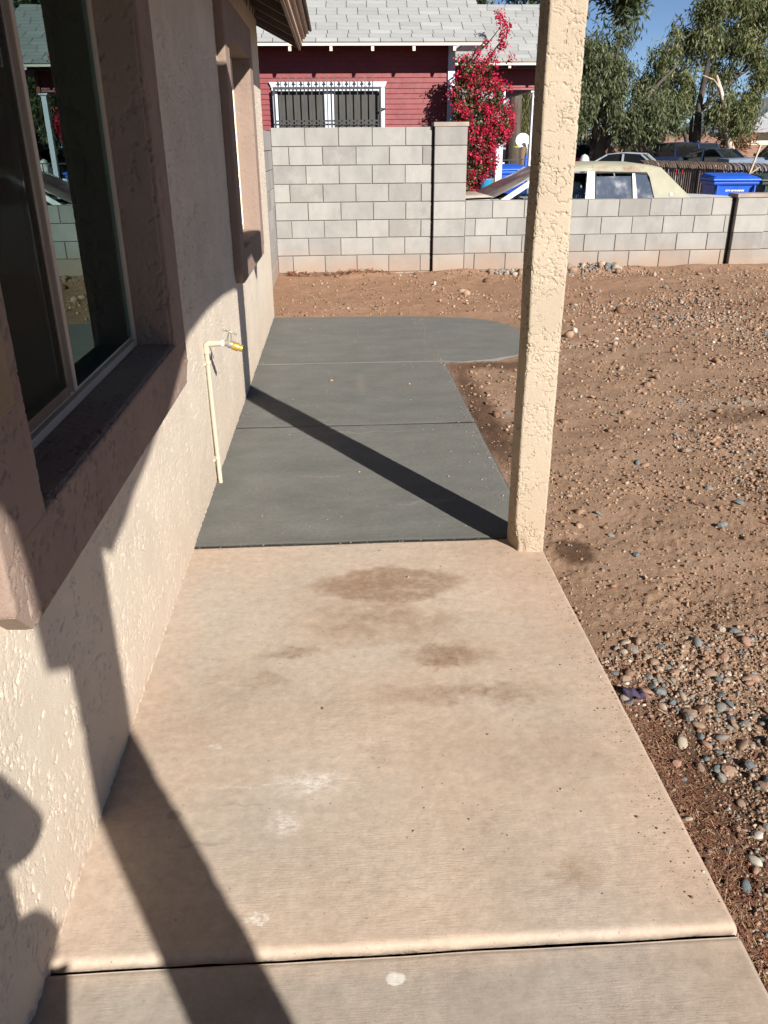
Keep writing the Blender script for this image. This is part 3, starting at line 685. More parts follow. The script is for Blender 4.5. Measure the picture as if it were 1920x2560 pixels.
for k in range(30):
    yy = 1.4+k*.048; cm.add([(-.86+.012*(-1)**k, yy, .8), (-.86-.012*(-1)**k, yy+.048, .8), (-.86-.012*(-1)**k, yy+.048, 2.1), (-.86+.012*(-1)**k, yy, 2.1)], [(0, 1, 2, 3)])
    cm.add([(-.863+.012*(-1)**k, yy, .8), (-.863-.012*(-1)**k, yy+.048, .8), (-.863-.012*(-1)**k, yy+.048, 2.1), (-.863+.012*(-1)**k, yy, 2.1)], [(3, 2, 1, 0)])
WP(cm.build('curtain', M['curtain']))
bl = []
for k in range(11):
    yy = 1.45+k*.06
    bm_ = MB().obox((-.80, yy, 1.47), .002, .058, 1.2, Matrix.Rotation(.6, 3, 'Z')); bl.append(WP(bm_.build('blind_slat', M['blind'])))
# window 2
w2 = empty('narrow_window', (-.73, 5.9, .93)); HP(w2)
inv2 = (.73, -5.9, -.93); y0, y1, z0, z1 = 5.26, 6.495, .93, 2.055
WP(MB().box(-.75, -.695, y0, y1, z0, z0+.05).box(-.75, -.695, y0, y0+.03, z0+.05, z1).box(-.75, -.695, y1-.045, y1, z0+.05, z1).box(-.75, -.695, y0+.03, y1-.045, z1-.04, z1).box(-.745, -.705, 5.87, 5.9, z0+.05, z1-.04).build('frame', plain('pale_window_frame', (.72, .66, .52), .5, .05), bevel=.002, seg=1), w2, inv2)
WP(MB().box(-.732, -.728, y0+.03, 5.87, z0+.05, z1-.04).box(-.732, -.728, 5.9, y1-.045, z0+.05, z1-.04).build('pane', plain('screened_glass', (.34, .32, .26), .35, .15), bevel=0), w2, inv2)
# brown box fixed on the surround at the left picture edge
o = MB().box(-.578, -.545, 1.17, 1.345, 1.10, 1.42, .010).build('wall_box', plain('brown_metal_box', (.10, .065, .035), .45), None); tag(o, 'brown metal box with a rounded corner, fixed beside the big window at the left edge', 'wall box')
MB().box(-.546, -.541, 1.19, 1.33, 1.115, 1.40, .0015).build('cover', plain('box_cover', (.13, .085, .045), .4), o)

# roof: eave with open rafters beyond the porch
roof = HP(empty('roof')); roof.matrix_parent_inverse = Matrix.Identity(4); roof.parent = None
roof.parent = house; roof.matrix_parent_inverse = Matrix.Translation((.62, -4, 0))
def RB(mb, name, mat, **k): o = mb.build(name, mat, **k); o.parent = roof; return o
y0, y1 = 3.05, 8.72
sl = lambda x: 2.345+(-.30-x)*.5
RB(MB().prism([(-3.5, sl(-3.5)+.10), (-.285, sl(-.285)+.10), (-.285, sl(-.285)+.118), (-3.5, sl(-3.5)+.118)], 1, y0, y1), 'soffit_deck', M['soffit'])
for k in range(9):
    yy = 8.70-.61*k-.019
    RB(MB().prism([(-1.2, sl(-1.2)), (-.31, sl(-.31)), (-.31, sl(-.31)+.098), (-1.2, sl(-1.2)+.098)], 1, yy-.019, yy+.019), 'rafter', M['rafterpaint'])
RB(MB().box(-.305, -.285, y0, y1+.01, 2.315, 2.47), 'fascia', M['fascia'])
RB(MB().box(-.284, -.268, y0, y1+.03, 2.35, 2.38), 'fascia_trim', M['fasciatrim'])
RB(MB().box(-.284, -.262, y0, y1+.04, 2.382, 2.41), 'fascia_band', M['fascia'])
RB(MB().box(-.284, -.240, y0, y1+.06, 2.412, 2.428), 'lower_drip', M['fasciatrim'])
RB(MB().box(-.284, -.228, y0, y1+.07, 2.43, 2.452), 'upper_band', M['fascia'])
RB(MB().box(-.300, -.205, y0, y1+.09, 2.456, 2.470), 'drip_edge', M['fasciatrim'])
RB(MB().prism([(-3.6, sl(-3.6)+.125), (-.185, 2.415+.062), (-.175, 2.415+.074), (-3.6, sl(-3.6)+.148)], 1, y0, y1+.12), 'shingle_layer', M['nearshingle'])
RB(MB().prism([(-3.5, sl(-3.5)-.03), (-.285, 2.32), (-.285, 2.47), (-3.5, sl(-3.5)+.12)], 1, y1+.005, y1+.03), 'rake_board', M['fascia'])
RB(MB().box(-.84, -.62, 3.0, 7.94, 2.46, 2.60), 'frieze_board', M['soffit'])

# porch: roof slab, posts, arched beam
pr_o = HP(empty('porch')); 
def PB(o): o.parent = pr_o; o.matrix_parent_inverse = Matrix.Identity(4); return o
pr_o.parent = house; pr_o.matrix_parent_inverse = Matrix.Translation((.62, -4, 0))
PX0, PX1 = .672, .797
def post_mesh(yA, yB, ztop, step):
    L = []
    stucco_box(L, '', None, PX0, PX1, yA, yB, -.06, ztop, step, ((2, 1), (0, 1), (1, 1)), d=.0048, rr=.010, vert=False)
    stucco_box(L, '', None, PX0, PX1, yA, yB, -.06, ztop, max(step, .006), ((2, 1), (0, 0), (1, 0)), d=.0048, rr=.010, vert=False)
    o2 = len(L[0][0]); L = [(np.concatenate([L[0][0], L[1][0]]), np.concatenate([L[0][1], L[1][1]+o2]))]
    v, f = L[0]
    z = v[:, 2]; cx, cy = (PX0+PX1)/2, (yA+yB)/2
    fl = .012*np.exp(-np.clip(z, 0, 9)/.10)*0
    lum = .006*perlin(np.stack([z*3.1, z*0+cy, z*0+(v[:, 0] > cx)*9.], -1))
    v[:, 0] += np.sign(v[:, 0]-cx)*(fl)+lum; v[:, 1] += .006*perlin(np.stack([z*2.6+9, z*0, z*0], -1))
    # broken lower corner
    k = np.exp(-((z-.02)/.06)**2)*sstep(0, -.05, v[:, 0]-cx)*sstep(0.04, -.06, v[:, 1]-cy); v[:, 0] += .020*k; v[:, 1] += .008*k
    return merge([(v, f)], 'post', M['post'])
PB(post_mesh(2.868, 3.008, 2.15, .0020))
PB(post_mesh(-.735, -.59, 2.2, .02))
PB(post_mesh(-4.3, -4.16, 2.2, .02))
bp = [(-.735, 3.14), (-.735, 1.98), (-.60, 1.98), (-.595, 2.12), (-.56, 2.13), (-.51, 2.078), (-.47, 2.087), (-.35, 2.10), (-.23, 2.13), (-.09, 2.145), (.01, 2.16), (.21, 2.20), (.55, 2.30), (.92, 2.355), (1.48, 2.355), (2.0, 2.33), (2.49, 2.285), (2.70, 2.25), (2.868, 2.20), (3.008, 2.10), (3.008, 3.14)]
PB(MB().prism(bp, 0, .675, .794).build('arched_beam', M['post']))
bp2 = [(-4.3, 3.14), (-4.3, 2.0), (-4.16, 2.1), (-3.9, 2.3), (-3.2, 2.45), (-1.6, 2.52), (-1.2, 2.49), (-1.08, 2.46), (-1.0, 2.42), (-.93, 2.36), (-.885, 2.29), (-.862, 2.18), (-.845, 1.95), (-.737, 1.95), (-.737, 3.14)]
PB(MB().prism(bp2, 0, .675, .794).build('arched_beam', M['post']))
PB(MB().prism([(3.012, 2.50), (3.75, 2.50), (4.08, 2.40), (4.09, 2.24), (4.0, 2.10), (3.9, 2.22), (3.55, 2.24), (3.3, 2.33), (3.012, 2.33)], 0, .69, .78).build('beam_tail', M['post']))
PB(MB().box(-.60, .86, -4.4, 3.05, 3.0, 3.12).build('porch_ceiling', M['post']))
PB(MB().box(-3.0, .88, -4.42, 3.07, 3.124, 3.18).build('porch_roofing', M['nearshingle']))

# ================================================================== faucet and pipe
fa = empty('hose_bib', (-.60, 3.70, 0)); tag(fa, 'cream painted pipe with brass hose faucet rising beside the stucco wall', 'faucet')
def FP(o): o.parent = fa; o.matrix_parent_inverse = Matrix.Translation((.60, -3.70, 0)); return o
xp = -.602; yp = 3.70; zt = .685
FP(MB().tube([(xp, yp, -.02), (xp-.004, yp, .3), (xp-.006, yp, zt-.03)], .0108, 12).build('riser_pipe', M['pvc'], smooth=True, auto=.8))
FP(MB().tube([(xp-.006, yp, zt-.045), (xp-.006, yp, zt-.02), (xp-.003, yp, zt-.006), (xp+.008, yp, zt), (xp+.03, yp, zt)], .0150, 12).build('elbow', M['pvc'], smooth=True, auto=.8))
FP(MB().tube([(xp+.02, yp, zt), (xp+.072, yp, zt+.001)], .0135, 12).build('outlet_pipe', M['pvc'], smooth=True, auto=.8))
FP(MB().tube([(xp+.066, yp, zt), (xp+.078, yp, zt)], .0155, 12).build('collar', M['pvcw'], smooth=True, auto=.8))
vb = MB().tube([(xp+.078, yp, zt), (xp+.09, yp, zt), (xp+.10, yp, zt-.004), (xp+.115, yp, zt-.008)], [.013, .015, .019, .017], 12)
vb.tube([(xp+.097, yp, zt), (xp+.103, yp, zt+.03), (xp+.106, yp, zt+.044)], [.012, .0105, .007], 10)
FP(vb.build('valve_body', M['zinc'], smooth=True, auto=.7))
FP(MB().lathe([(.0, -.001), (.017, 0), (.019, .004), (.018, .018), (.020, .020), (.019, .03), (.014, .031), (.014, .036), (.016, .037), (.0155, .048), (.0, .0485)], n=14, axis=0).build('spout', M['brass'], smooth=True, auto=.7))
sp = [c for c in fa.children if c.name.startswith('spout')][0]; sp.matrix_parent_inverse = Matrix.Identity(4); sp.location = (xp+.112+.60, 0, zt-.010); sp.rotation_euler = (0, .35, 0)
hd = MB().tube([(xp+.08, yp, zt+.060), (xp+.105, yp, zt+.052), (xp+.132, yp, zt+.041)], [.0035, .0045, .0035], 8)
hd.tube([(xp+.105, yp, zt+.040), (xp+.108, yp, zt+.058)], .0055, 8)
for q in ((xp+.08, yp, zt+.060), (xp+.132, yp, zt+.041)): hd.lathe([(.001, -.006), (.0055, -.003), (.0055, .003), (.001, .006)], q, 8, 0)
FP(hd.build('handle', M['zinc'], smooth=True))
for zz_ in (.60, .135):
    c = MB().tube([(xp-.0195, yp, zz_-.006), (xp-.0195, yp, zz_-.0061)], .002, 6); c = MB()
    c.lathe([(.0145, -.007), (.0145, .007), (.012, .007), (.012, -.007)], (xp-.004, yp, zz_), 14).box(xp-.022, xp-.008, yp-.042, yp+.042, zz_-.006, zz_+.006)
    FP(c.build('pipe_strap', M['pvc']))

# ================================================================== block walls
BW, BH = .4064, .2109
ZT = 1.701
def wy(x): return 10.745+.009*x
bw = empty('block_wall', (0, 10.75, 0)); tag(bw, 'grey concrete block wall, tall on the left and low on the right, with pilasters', 'wall')
def BP(o): o.parent = bw; o.matrix_parent_inverse = Matrix.Translation((0, -10.75, 0)); return o
_bc = {}
def block(w, h, d=.19):
    k = (round(w, 3), round(h, 3), d)
    if k not in _bc:
        o_ = MB().box(-w/2, w/2, 0, d, -h/2, h/2, .0035); me = bpy.data.meshes.new('block'); me.from_pydata(o_.v, [], o_.f)
        bm = bmesh.new(); bm.from_mesh(me); bmesh.ops.recalc_face_normals(bm, faces=bm.faces[:]); bm.to_mesh(me); bm.free()
        me.materials.append(M['block']); _bc[k] = me
    return _bc[k]
def put_block(xa, xb, zb, zt_, y=None, name='block', d=.19, j=.0085, rz=0):
    if xb-xa < .03: return
    me = block(xb-xa-j, zt_-zb-j, d); o = bpy.data.objects.new(name, me); COL.objects.link(o)
    xm = (xa+xb)/2; o.location = (xm+random.uniform(-.0012, .0012), (wy(xm) if y is None else y)+random.uniform(-.0022, .0022), (zt_+zb)/2+random.uniform(-.001, .001))
    o.rotation_euler = (random.gauss(0, .0012), random.gauss(0, .0015), .009+random.gauss(0, .003)+rz)
    o.parent = bw; o.matrix_parent_inverse = Matrix.Translation((0, -10.75, 0)); return o
def course_blocks(xl, xr, zb, zt_, x0):
    k = math.floor((xl-x0)/BW)-1
    while x0+k*BW < xr:
        a = max(xl, x0+k*BW); b_ = min(xr, x0+(k+1)*BW); put_block(a, b_, zb, zt_); k += 1
X0 = -.3546
for r in range(10):
    zt_ = ZT-r*BH; zb = zt_-BH
    course_blocks(-.755, 1.20, zb, zt_, X0+(0 if r % 2 == 0 else BW/2)+(.01*random.uniform(-1, 1)))
    put_block(1.215, 1.62, zb, zt_, y=wy(1.4)-.062, d=.25)
X1 = 1.9666
for r in range(4, 10):
    zt_ = ZT-r*BH; zb = zt_-BH
    course_blocks(1.625, 5.07, zb, zt_, X1+(0 if r % 2 == 0 else BW/2)+.008*random.uniform(-1, 1))
    put_block(5.115, 5.52, zb, zt_, y=wy(5.3)-.062, d=.25)
    course_blocks(5.525, 9.6, zb, zt_, 5.52+(0 if r % 2 == 0 else BW/2))
BP(MB().add([(-.76, wy(-.76)+.012, -.45), (1.62, wy(1.62)+.012, -.45), (1.62, wy(1.62)+.012, ZT-.01), (-.76, wy(-.76)+.012, ZT-.01), (-.76, wy(-.76)+.178, -.45), (1.62, wy(1.62)+.178, -.45), (1.62, wy(1.62)+.178, ZT-.01), (-.76, wy(-.76)+.178, ZT-.01)], [(0, 1, 2, 3), (4, 7, 6, 5), (0, 4, 5, 1), (1, 5, 6, 2), (2, 6, 7, 3), (3, 7, 4, 0)]).build('mortar_bed', M['mortar']))
zl = ZT-4*BH-.01
BP(MB().add([(1.62, wy(1.62)+.012, -.45), (9.6, wy(9.6)+.012, -.45), (9.6, wy(9.6)+.012, zl), (1.62, wy(1.62)+.012, zl), (1.62, wy(1.62)+.178, -.45), (9.6, wy(9.6)+.178, -.45), (9.6, wy(9.6)+.178, zl), (1.62, wy(1.62)+.178, zl)], [(0, 1, 2, 3), (4, 7, 6, 5), (0, 4, 5, 1), (1, 5, 6, 2), (2, 6, 7, 3), (3, 7, 4, 0)]).build('mortar_bed', M['mortar']))
BP(MB().box(1.222, 1.613, wy(1.4)-.05, wy(1.4)+.17, -.4, ZT-.012).box(5.122, 5.513, wy(5.3)-.05, wy(5.3)+.17, -.4, ZT-4*BH-.012).build('pilaster_mortar', M['mortar']))
BP(MB().box(1.205, 1.63, wy(1.4)-.07, wy(1.4)+.21, ZT-.002, ZT+.047, .004).build('cap_block', M['capblock']))
for k in range(11):
    a = 5.10+k*.405; put = MB().box(a, a+.40, wy(5.3)-.07, wy(5.3)+.21, ZT-4*BH+.001, ZT-4*BH+.048, .004)
    BP(put.build('cap_block', M['capblock']))
# black strips painted in as the shadow beside the proud pilasters
BP(MB().box(1.196, 1.214, wy(1.2)-.004, wy(1.2)+.1, -.2, ZT-.004).box(5.068, 5.114, wy(5.1)+.01, wy(5.1)+.1, -.2, ZT-4*BH-.004).build('joint_or_shadow_strip', M['pilaster_shadow']))
# return wall toward the house
rw = empty('return_wall', (-.85, 9.4, 0)); tag(rw, 'narrow grey block return wall filling the gap between tall wall and house corner', 'wall')
for r in range(9):
    zt_ = ZT-.04-r*BH; zb = zt_-BH; y = 10.735; first = True
    while y > 8.05:
        L_ = BW/2 if (r % 2 and first) else BW; first = False; ya = max(8.0, y-L_)
        me = MB().box(-.94, -.752, ya+.004, y-.004, zb+.004, zt_-.004, .0035).build('block', M['block'], rw); me.matrix_parent_inverse = Matrix.Translation((.85, -9.4, 0)); y = ya
o = MB().box(-.93, -.762, 8.01, 10.74, -.35, ZT-.05).build('mortar_bed', M['mortar'], rw); o.matrix_parent_inverse = Matrix.Translation((.85, -9.4, 0))

# ================================================================== red house
rh = empty('red_house', (.5, 15, 0)); tag(rh, 'dark red clapboard house with pale grey shingle roof behind the tall block wall', 'house')
def RP(o, p=None):
    if p is None: o.parent = rh; o.matrix_parent_inverse = Matrix.Translation((-.5, -15, 0))
    else: o.parent = p
    return o
YH, YE = 15.0, 14.5
RP(MB().box(-7, 2.0, YH+.02, 19.5, -.2, 3.2).build('wall', M['red']))
EXP = .0765
def siding(xa, xb, zb, zt_, y, name='siding_board'):
    k = 0; z = zt_
    while z > zb+.01:
        z0 = max(zb, z-EXP)
        o = MB().add([(xa, y, z0), (xb, y, z0), (xb, y+.013, z), (xa, y+.013, z), (xa, y+.02, z0), (xb, y+.02, z0)], [(0, 1, 2, 3), (0, 4, 5, 1), (0, 3, 4), (1, 5, 2), (3, 2, 5, 4)]).build(name, M['red'])
        RP(o); o.location.y += 0; z -= EXP
WL, WR, WT, WB = -1.0, .875, 2.43, 1.35
siding(-3.2, 1.905, WT+.0, 2.97, YH-.0)
siding(-3.2, WL, 1.35, WT, YH); siding(WR, 1.905, 1.35, WT, YH)
RP(MB().box(1.906, 2.02, YH-.03, YH+.08, -.2, 2.98).build('corner_board', M['whitepaint'], bevel=.003, seg=1))
# window of the red house
wd = RP(empty('window')); wd.matrix_parent_inverse = Matrix.Translation((-.5, -15, 0))
def QP(o): o.parent = wd; return o
QP(MB().prism([(-1.03, 2.45), (.90, 2.45), (.87, 2.39), (.87, 2.37), (-1.0, 2.37), (-1.0, 2.39)], 1, YH-.035, YH+.01).build('head_trim', M['whitepaint']))
QP(MB().box(-.99, -.90, YH-.025, YH+.01, 1.3, 2.369).box(.775, .865, YH-.025, YH+.01, 1.3, 2.369).box(-.155, .02, YH-.02, YH+.01, 1.3, 2.369).box(-.90, -.155, YH-.016, YH+.01, 2.31, 2.369).box(.02, .775, YH-.016, YH+.01, 2.31, 2.369).box(-1.02, .89, YH-.05, YH+.01, 1.24, 1.3).build('frame', M['whitepaint']))
for a, b_ in ((-.897, -.158), (.023, .772)):
    QP(MB().box(a, b_, YH-.006, YH+.004, 1.303, 2.307).build('screen', M['screen']))
gd = RP(empty('window_grille')); gd.matrix_parent_inverse = Matrix.Translation((-.5, -15, 0))
def GP(o): o.parent = gd; return o
yg = YH-.11
GP(MB().box(-.965, .80, yg-.012, yg+.012, 2.335, 2.372).box(-.965, -.935, yg-.012, yg+.012, 1.28, 2.333).box(.77, .80, yg-.012, yg+.012, 1.28, 2.333).box(-.935, .77, yg+.006, yg+.012, 1.86, 1.885).box(-.935, .77, yg+.006, yg+.012, 1.81, 1.825).bar((-.95, yg, 2.3), (-.95, YH, 2.3), .02).bar((.785, yg, 2.3), (.785, YH, 2.3), .02).bar((.80, yg, 2.05), (.87, YH-.02, 2.05), .02).build('grille_frame', M['iron']))
for k in range(13):
    x = -.83+k*(1.49/12)
    o = GP(MB().box(x-.008, x+.008, yg-.022, yg-.006, 1.28, 2.43).build('bar', M['iron']))
    MB().prism([(x-.006, 2.431), (x+.006, 2.431), (x+.012, 2.455), (x+.034, 2.468), (x+.016, 2.485), (x, 2.555), (x-.016, 2.485), (x-.034, 2.468), (x-.012, 2.455)], 1, yg-.018, yg-.010).build('spear_tip', M['spike'], o)
    MB().tube([(x-.055, yg-.013, 2.385), (x-.058, yg-.013, 2.42), (x-.048, yg-.013, 2.44), (x-.038, yg-.013, 2.42)], .005, 5).build('scroll', M['iron'], o)
# roof A
SLP = .55; ang = math.atan(SLP)
def roof_part(name, xa, xb, ye, ze, rows, extra_xb=None, yback=None, tabw=.335, budget=None, slant=0.):
    rf = RP(empty(name)); rf.matrix_parent_inverse = Matrix.Translation((-.5, -15, 0))
    Lr = rows*.138
    yb = ye+Lr*math.cos(ang)+.02 if yback is None else yback
    th = .09
    o = MB().prism([(ye, ze-.05), (yb, ze-.05+(yb-ye)*SLP), (yb, ze-.018+(yb-ye)*SLP), (ye, ze-.018)], 0, xa+.01, xb-.01).build('roof_deck', M['darkred'], rf)
    o = MB().box(xa, xb, ye-.035, ye-.001, ze-.055, ze-.018).build('eave_trim', M['drip'], rf)
    R = Matrix.Rotation(ang, 3, 'X'); cnt = 0; rest = MB(); cache = {}
    for r in range(rows):
        s0 = r*.138; off = (r % 2)*tabw/2+random.uniform(-.015, .015)+(.17 if r % 4 > 1 else 0); x = xa-off
        while x < xb:
            a = max(x, xa-.02); b_ = min(x+tabw, xb+.03-slant*0); x += tabw
            if b_-a < .05: continue
            wv = b_-a-.010; lf = random.uniform(0, .004)
            c = Vector(((a+b_)/2, ye-.03, ze-.012))+R@Vector((0, s0+.069, .008+lf))
            rot = R@Matrix.Rotation(-.055, 3, 'X')
            if budget[0] > 0 and b_ > -1.35:
                key = (round(wv, 3),)
                if key not in cache:
                    me = bpy.data.meshes.new('shingle'); q = MB().obox((0, 0, 0), wv, .150, .011); me.from_pydata(q.v, [], q.f); me.materials.append(M['shingle'])
                    bm = bmesh.new(); bm.from_mesh(me); bmesh.ops.recalc_face_normals(bm, faces=bm.faces[:]); bm.to_mesh(me); bm.free(); cache[key] = me
                o = bpy.data.objects.new('shingle', cache[key]); COL.objects.link(o); o.parent = rf; o.location = c; o.rotation_euler = rot.to_euler(); budget[0] -= 1
            else: rest.obox(c, wv, .150, .011, rot)
    if rest.v: tag(rest.build('shingle_courses', M['shingle'], rf), kind='stuff')
    return rf
BUD = [298]
rA = roof_part('main_roof', -1.9, 2.43, YE, 2.972, 13, budget=BUD)
MB().prism([(YE+.02+13*.121, 2.972+13*.0668-.03), (18.0, 4.88), (18.0, 4.80), (YE+.02+13*.121, 2.972+13*.0668-.09)], 0, -1.9, 2.43).build('upper_roof', M['shingle'], rA)
rB = roof_part('side_roof', 2.0, 4.35, 16.0, 2.815, 17, budget=BUD)
MB().prism([(17.9, 3.86), (18.05, 3.93), (18.2, 3.86), (18.05, 3.80)], 0, 2.0, 4.37).build('ridge_cap', M['shingle'], rB)
MB().prism([(18.06, 3.90), (20.2, 2.8), (20.2, 2.72), (18.06, 3.8)], 0, 2.0, 4.35).build('back_slope', M['shingle'], rB)
# rafter tails and fascia
for x in (-1.29, -.64, 0.0, .65, 1.30, 1.94):
    o = MB().prism([(YE-.02, 2.845), (YE-.02, 2.915), (YH, 2.915+.52*SLP), (YH, 2.845+.52*SLP)], 0, x-.022, x+.022).build('rafter_tail', M['tailcream']); RP(o)
RP(MB().box(2.05, 2.43, 14.52, 15.2, 2.90, 2.93).build('eave_return', M['whitepaint']))
for x in (2.45, 3.12, 3.79):
    RP(MB().prism([(15.98, 2.715), (15.98, 2.78), (16.45, 2.78+.47*SLP), (16.45, 2.715+.47*SLP)], 0, x-.022, x+.022).build('rafter_tail', M['tailcream']))
# porch section of the red house: header, posts, side beam, knee wall
siding(2.03, 3.73, 2.40, 3.05, 16.42)
RP(MB().box(2.03, 3.735, 16.44, 16.56, 2.40, 3.06).build('porch_header', M['red']))
RP(MB().box(3.73, 3.79, 16.40, 16.58, 2.385, 3.02).build('header_end_board', M['red']))
RP(MB().prism([(2.03, 2.72), (4.2, 2.72), (4.2, 2.76), (2.03, 2.76)], 1, 16.05, 19.9).build('porch_ceiling', M['darkred']))
RP(MB().box(3.62, 3.74, 16.6, 20.0, 2.39, 2.56).build('side_beam', M['fascia']))
RP(MB().box(3.655, 3.745, 16.43, 16.53, -.1, 2.384).build('porch_column', M['whitepaint'], bevel=.004, seg=1))
RP(MB().box(3.03, 3.155, 16.43, 16.55, -.1, 2.384).build('porch_column', M['whitepaint'], bevel=.004, seg=1))
RP(MB().box(3.62, 3.78, 16.41, 16.57, 2.355, 2.3845).build('column_cap', M['whitepaint']))
for k in range(7): RP(MB().box(2.05, 3.02, 16.45, 16.48, .15+k*.11, .255+k*.11).build('knee_wall_board', M['fascia']))
RP(MB().box(2.02, 4.2, 16.3, 20, -.2, .1).build('porch_floor', M['mortar']))

# bougainvillea climbing at the corner of the red house
bg_ = empty('bougainvillea', (2.4, 14.35, -.1)); tag(bg_, 'bougainvillea covered in bright magenta flowers at the corner of the red house', 'shrub')
def BGP(o): o.parent = bg_; o.matrix_parent_inverse = Matrix.Translation((-2.4, -14.35, .1)); return o
def quads(c, d, w_, roll_=None):
    n = len(c); d = d/np.linalg.norm(d, axis=1)[:, None]
    r = RNG.normal(size=(n, 3)); p = np.cross(d, r); p /= np.linalg.norm(p, axis=1)[:, None]
    return d, p
def leafcloud(C_, L, w, droop=0., up=0.):
    n = len(C_); d = RNG.normal(size=(n, 3)); d[:, 2] = d[:, 2]*(1-min(1, droop)*.3)-droop+up
    d, p = quads(C_, d, w); l = (L*RNG.uniform(.6, 1.3, n))[:, None]; w_ = (w*RNG.uniform(.6, 1.3, n))[:, None]
    V = np.stack([C_, C_+d*l*.5+p*w_, C_+d*l, C_+d*l*.5-p*w_], 1).reshape(-1, 3)
    F = np.arange(4*n).reshape(n, 4); return V, F
def blobs(bl, n):
    w = np.array([b_[3]*b_[4]*b_[5] for b_ in bl])**.75; w = w/w.sum(); k = RNG.choice(len(bl), n, p=w); B_ = np.array(bl)[k]
    v = RNG.normal(size=(n, 3)); v /= np.linalg.norm(v, axis=1)[:, None]; r = RNG.uniform(.25, 1.0, n)[:, None]**.5
    return B_[:, :3]+v*r*B_[:, 3:6]
bb = [(2.2, 14.4, 2.55, .22, .18, .16), (2.1, 14.45, 2.25, .22, .2, .3), (2.45, 14.4, 2.2, .3, .25, .3), (2.25, 14.35, 1.85, .35, .25, .3), (2.6, 14.35, 1.85, .28, .22, .3), (2.3, 14.3, 1.5, .35, .25, .25), (2.6, 14.35, 1.62, .2, .2, .2), (2.25, 14.3, 1.15, .3, .25, .28), (2.5, 14.35, 1.2, .15, .2, .15), (2.2, 14.35, .9, .25, .25, .2), (2.05, 14.35, 1.7, .15, .2, .5), (2.42, 14.35, 2.62, .12, .12, .08), (2.1, 14.4, 2.68, .14, .12, .09)]
c = blobs(bb, 9500); V, F = leafcloud(c, .055, .017, .2); BGP(link('foliage', np_mesh('foliage', V, F), M['bougleaf']))
# flower clusters
kc = blobs([tuple(list(b_[:3])+[q*1.1 for q in b_[3:]]) for b_ in bb], 330); kc[:, 1] -= .08
ex = [(2.62, 14.3, 3.22), (2.68, 14.3, 3.16), (2.72, 14.3, 3.1), (2.66, 14.3, 3.08), (2.6, 14.3, 3.27), (2.74, 14.3, 3.17), (2.57, 14.3, 3.3), (2.67, 14.3, 3.0), (2.68, 14.3, 2.93), (2.66, 14.3, 2.86), (2.64, 14.3, 2.9), (2.5, 14.3, 2.78), (2.52, 14.3, 2.72), (2.45, 14.3, 2.7), (2.56, 14.3, 2.64), (2.8, 14.3, 2.7), (2.8, 14.3, 2.3), (2.78, 14.3, 2.02), (2.3, 14.3, 2.72), (2.26, 14.3, 2.78), (2.85, 14.3, 1.95), (2.86, 14.3, 1.8), (2.5, 14.3, .98), (2.38, 14.3, .9), (2.65, 14.3, 1.28), (2.42, 14.3, 2.93)]
kc = np.concatenate([kc, np.array(ex)])
right = kc[:, 0] > 2.35; rep = np.where(right, 28, 16); rep[-len(ex):] = 42
cc = np.repeat(kc, rep, axis=0); cc = cc+RNG.normal(size=cc.shape)*np.array([.035, .035, .04])
V, F = leafcloud(cc, .034, .017, 0); BGP(link('blossom', np_mesh('blossom', V, F), M['bract']))
st = MB()
for a in ([(2.1, 14.4, -.1), (2.12, 14.38, 1.2), (2.05, 14.4, 2.4)], [(2.3, 14.4, -.1), (2.4, 14.35, 1.5), (2.5, 14.35, 2.3)], [(2.05, 14.36, 2.4), (2.3, 14.34, 2.8), (2.5, 14.32, 3.0), (2.62, 14.3, 3.15)], [(2.3, 14.35, 2.5), (2.55, 14.3, 2.85), (2.68, 14.3, 3.0)], [(2.1, 14.36, 2.5), (2.25, 14.3, 2.85), (2.4, 14.3, 2.95)], [(2.4, 14.3, 2.2), (2.7, 14.3, 2.35), (2.8, 14.3, 2.3)]):
    st.tube(a, [.018-.004*i for i in range(len(a))], 5)
BGP(st.build('stem', M['bark']))
# turquoise tub behind the wall
tb = MB().lathe([(.085, 0), (.12, .34), (.128, .35), (.128, .365), (.112, .365), (.08, .02)], (2.47, 14.25, .62), 14).build('bucket', M['cyan'], smooth=True, auto=.6)
tag(tb, 'turquoise plastic bucket under the magenta bougainvillea', 'bucket')
sb = MB().box(2.2, 2.9, 14.05, 14.5, -.16, .56).box(2.16, 2.94, 14.0, 14.55, .56, .62).build('wood_crate', M['fascia'], bevel=.01); tag(sb, 'brown wooden box under the turquoise bucket, hidden behind the parked white car', 'box')

# ================================================================== the old sedan beside the wall
car = empty('parked_sedan', (3.4, 12.9, -.16)); tag(car, 'old boxy white sedan with cream vinyl roof and peeling paint parked behind the low wall', 'car')
def CP(o): o.parent = car; o.matrix_parent_inverse = Matrix.Translation((-3.4, -12.9, .16)); return o
YA, YB = 12.02, 13.78; ym = (YA+YB)/2
def ring(x, zt_, hw, zb=.12, cr=.05, crown=.02):
    return [(x, ym-hw, zb), (x, ym-hw-.02, zb+.3), (x, ym-hw, zt_-cr), (x, ym-hw+cr, zt_), (x, ym, zt_+crown), (x, ym+hw-cr, zt_), (x, ym+hw, zt_-cr), (x, ym+hw+.02, zb+.3), (x, ym+hw, zb)]
b = MB().loft([ring(.62, .50, .78), ring(.66, .70, .80), ring(.9, .755, .84), ring(1.6, .775, .87), ring(2.16, .79, .88), ring(2.3, .78, .88), ring(5.02, .77, .88), ring(5.4, .765, .87), ring(5.95, .74, .85), ring(6.12, .70, .82), ring(6.16, .45, .80)])
CP(b.build('body', M['carwhite'], smooth=True, auto=.5))
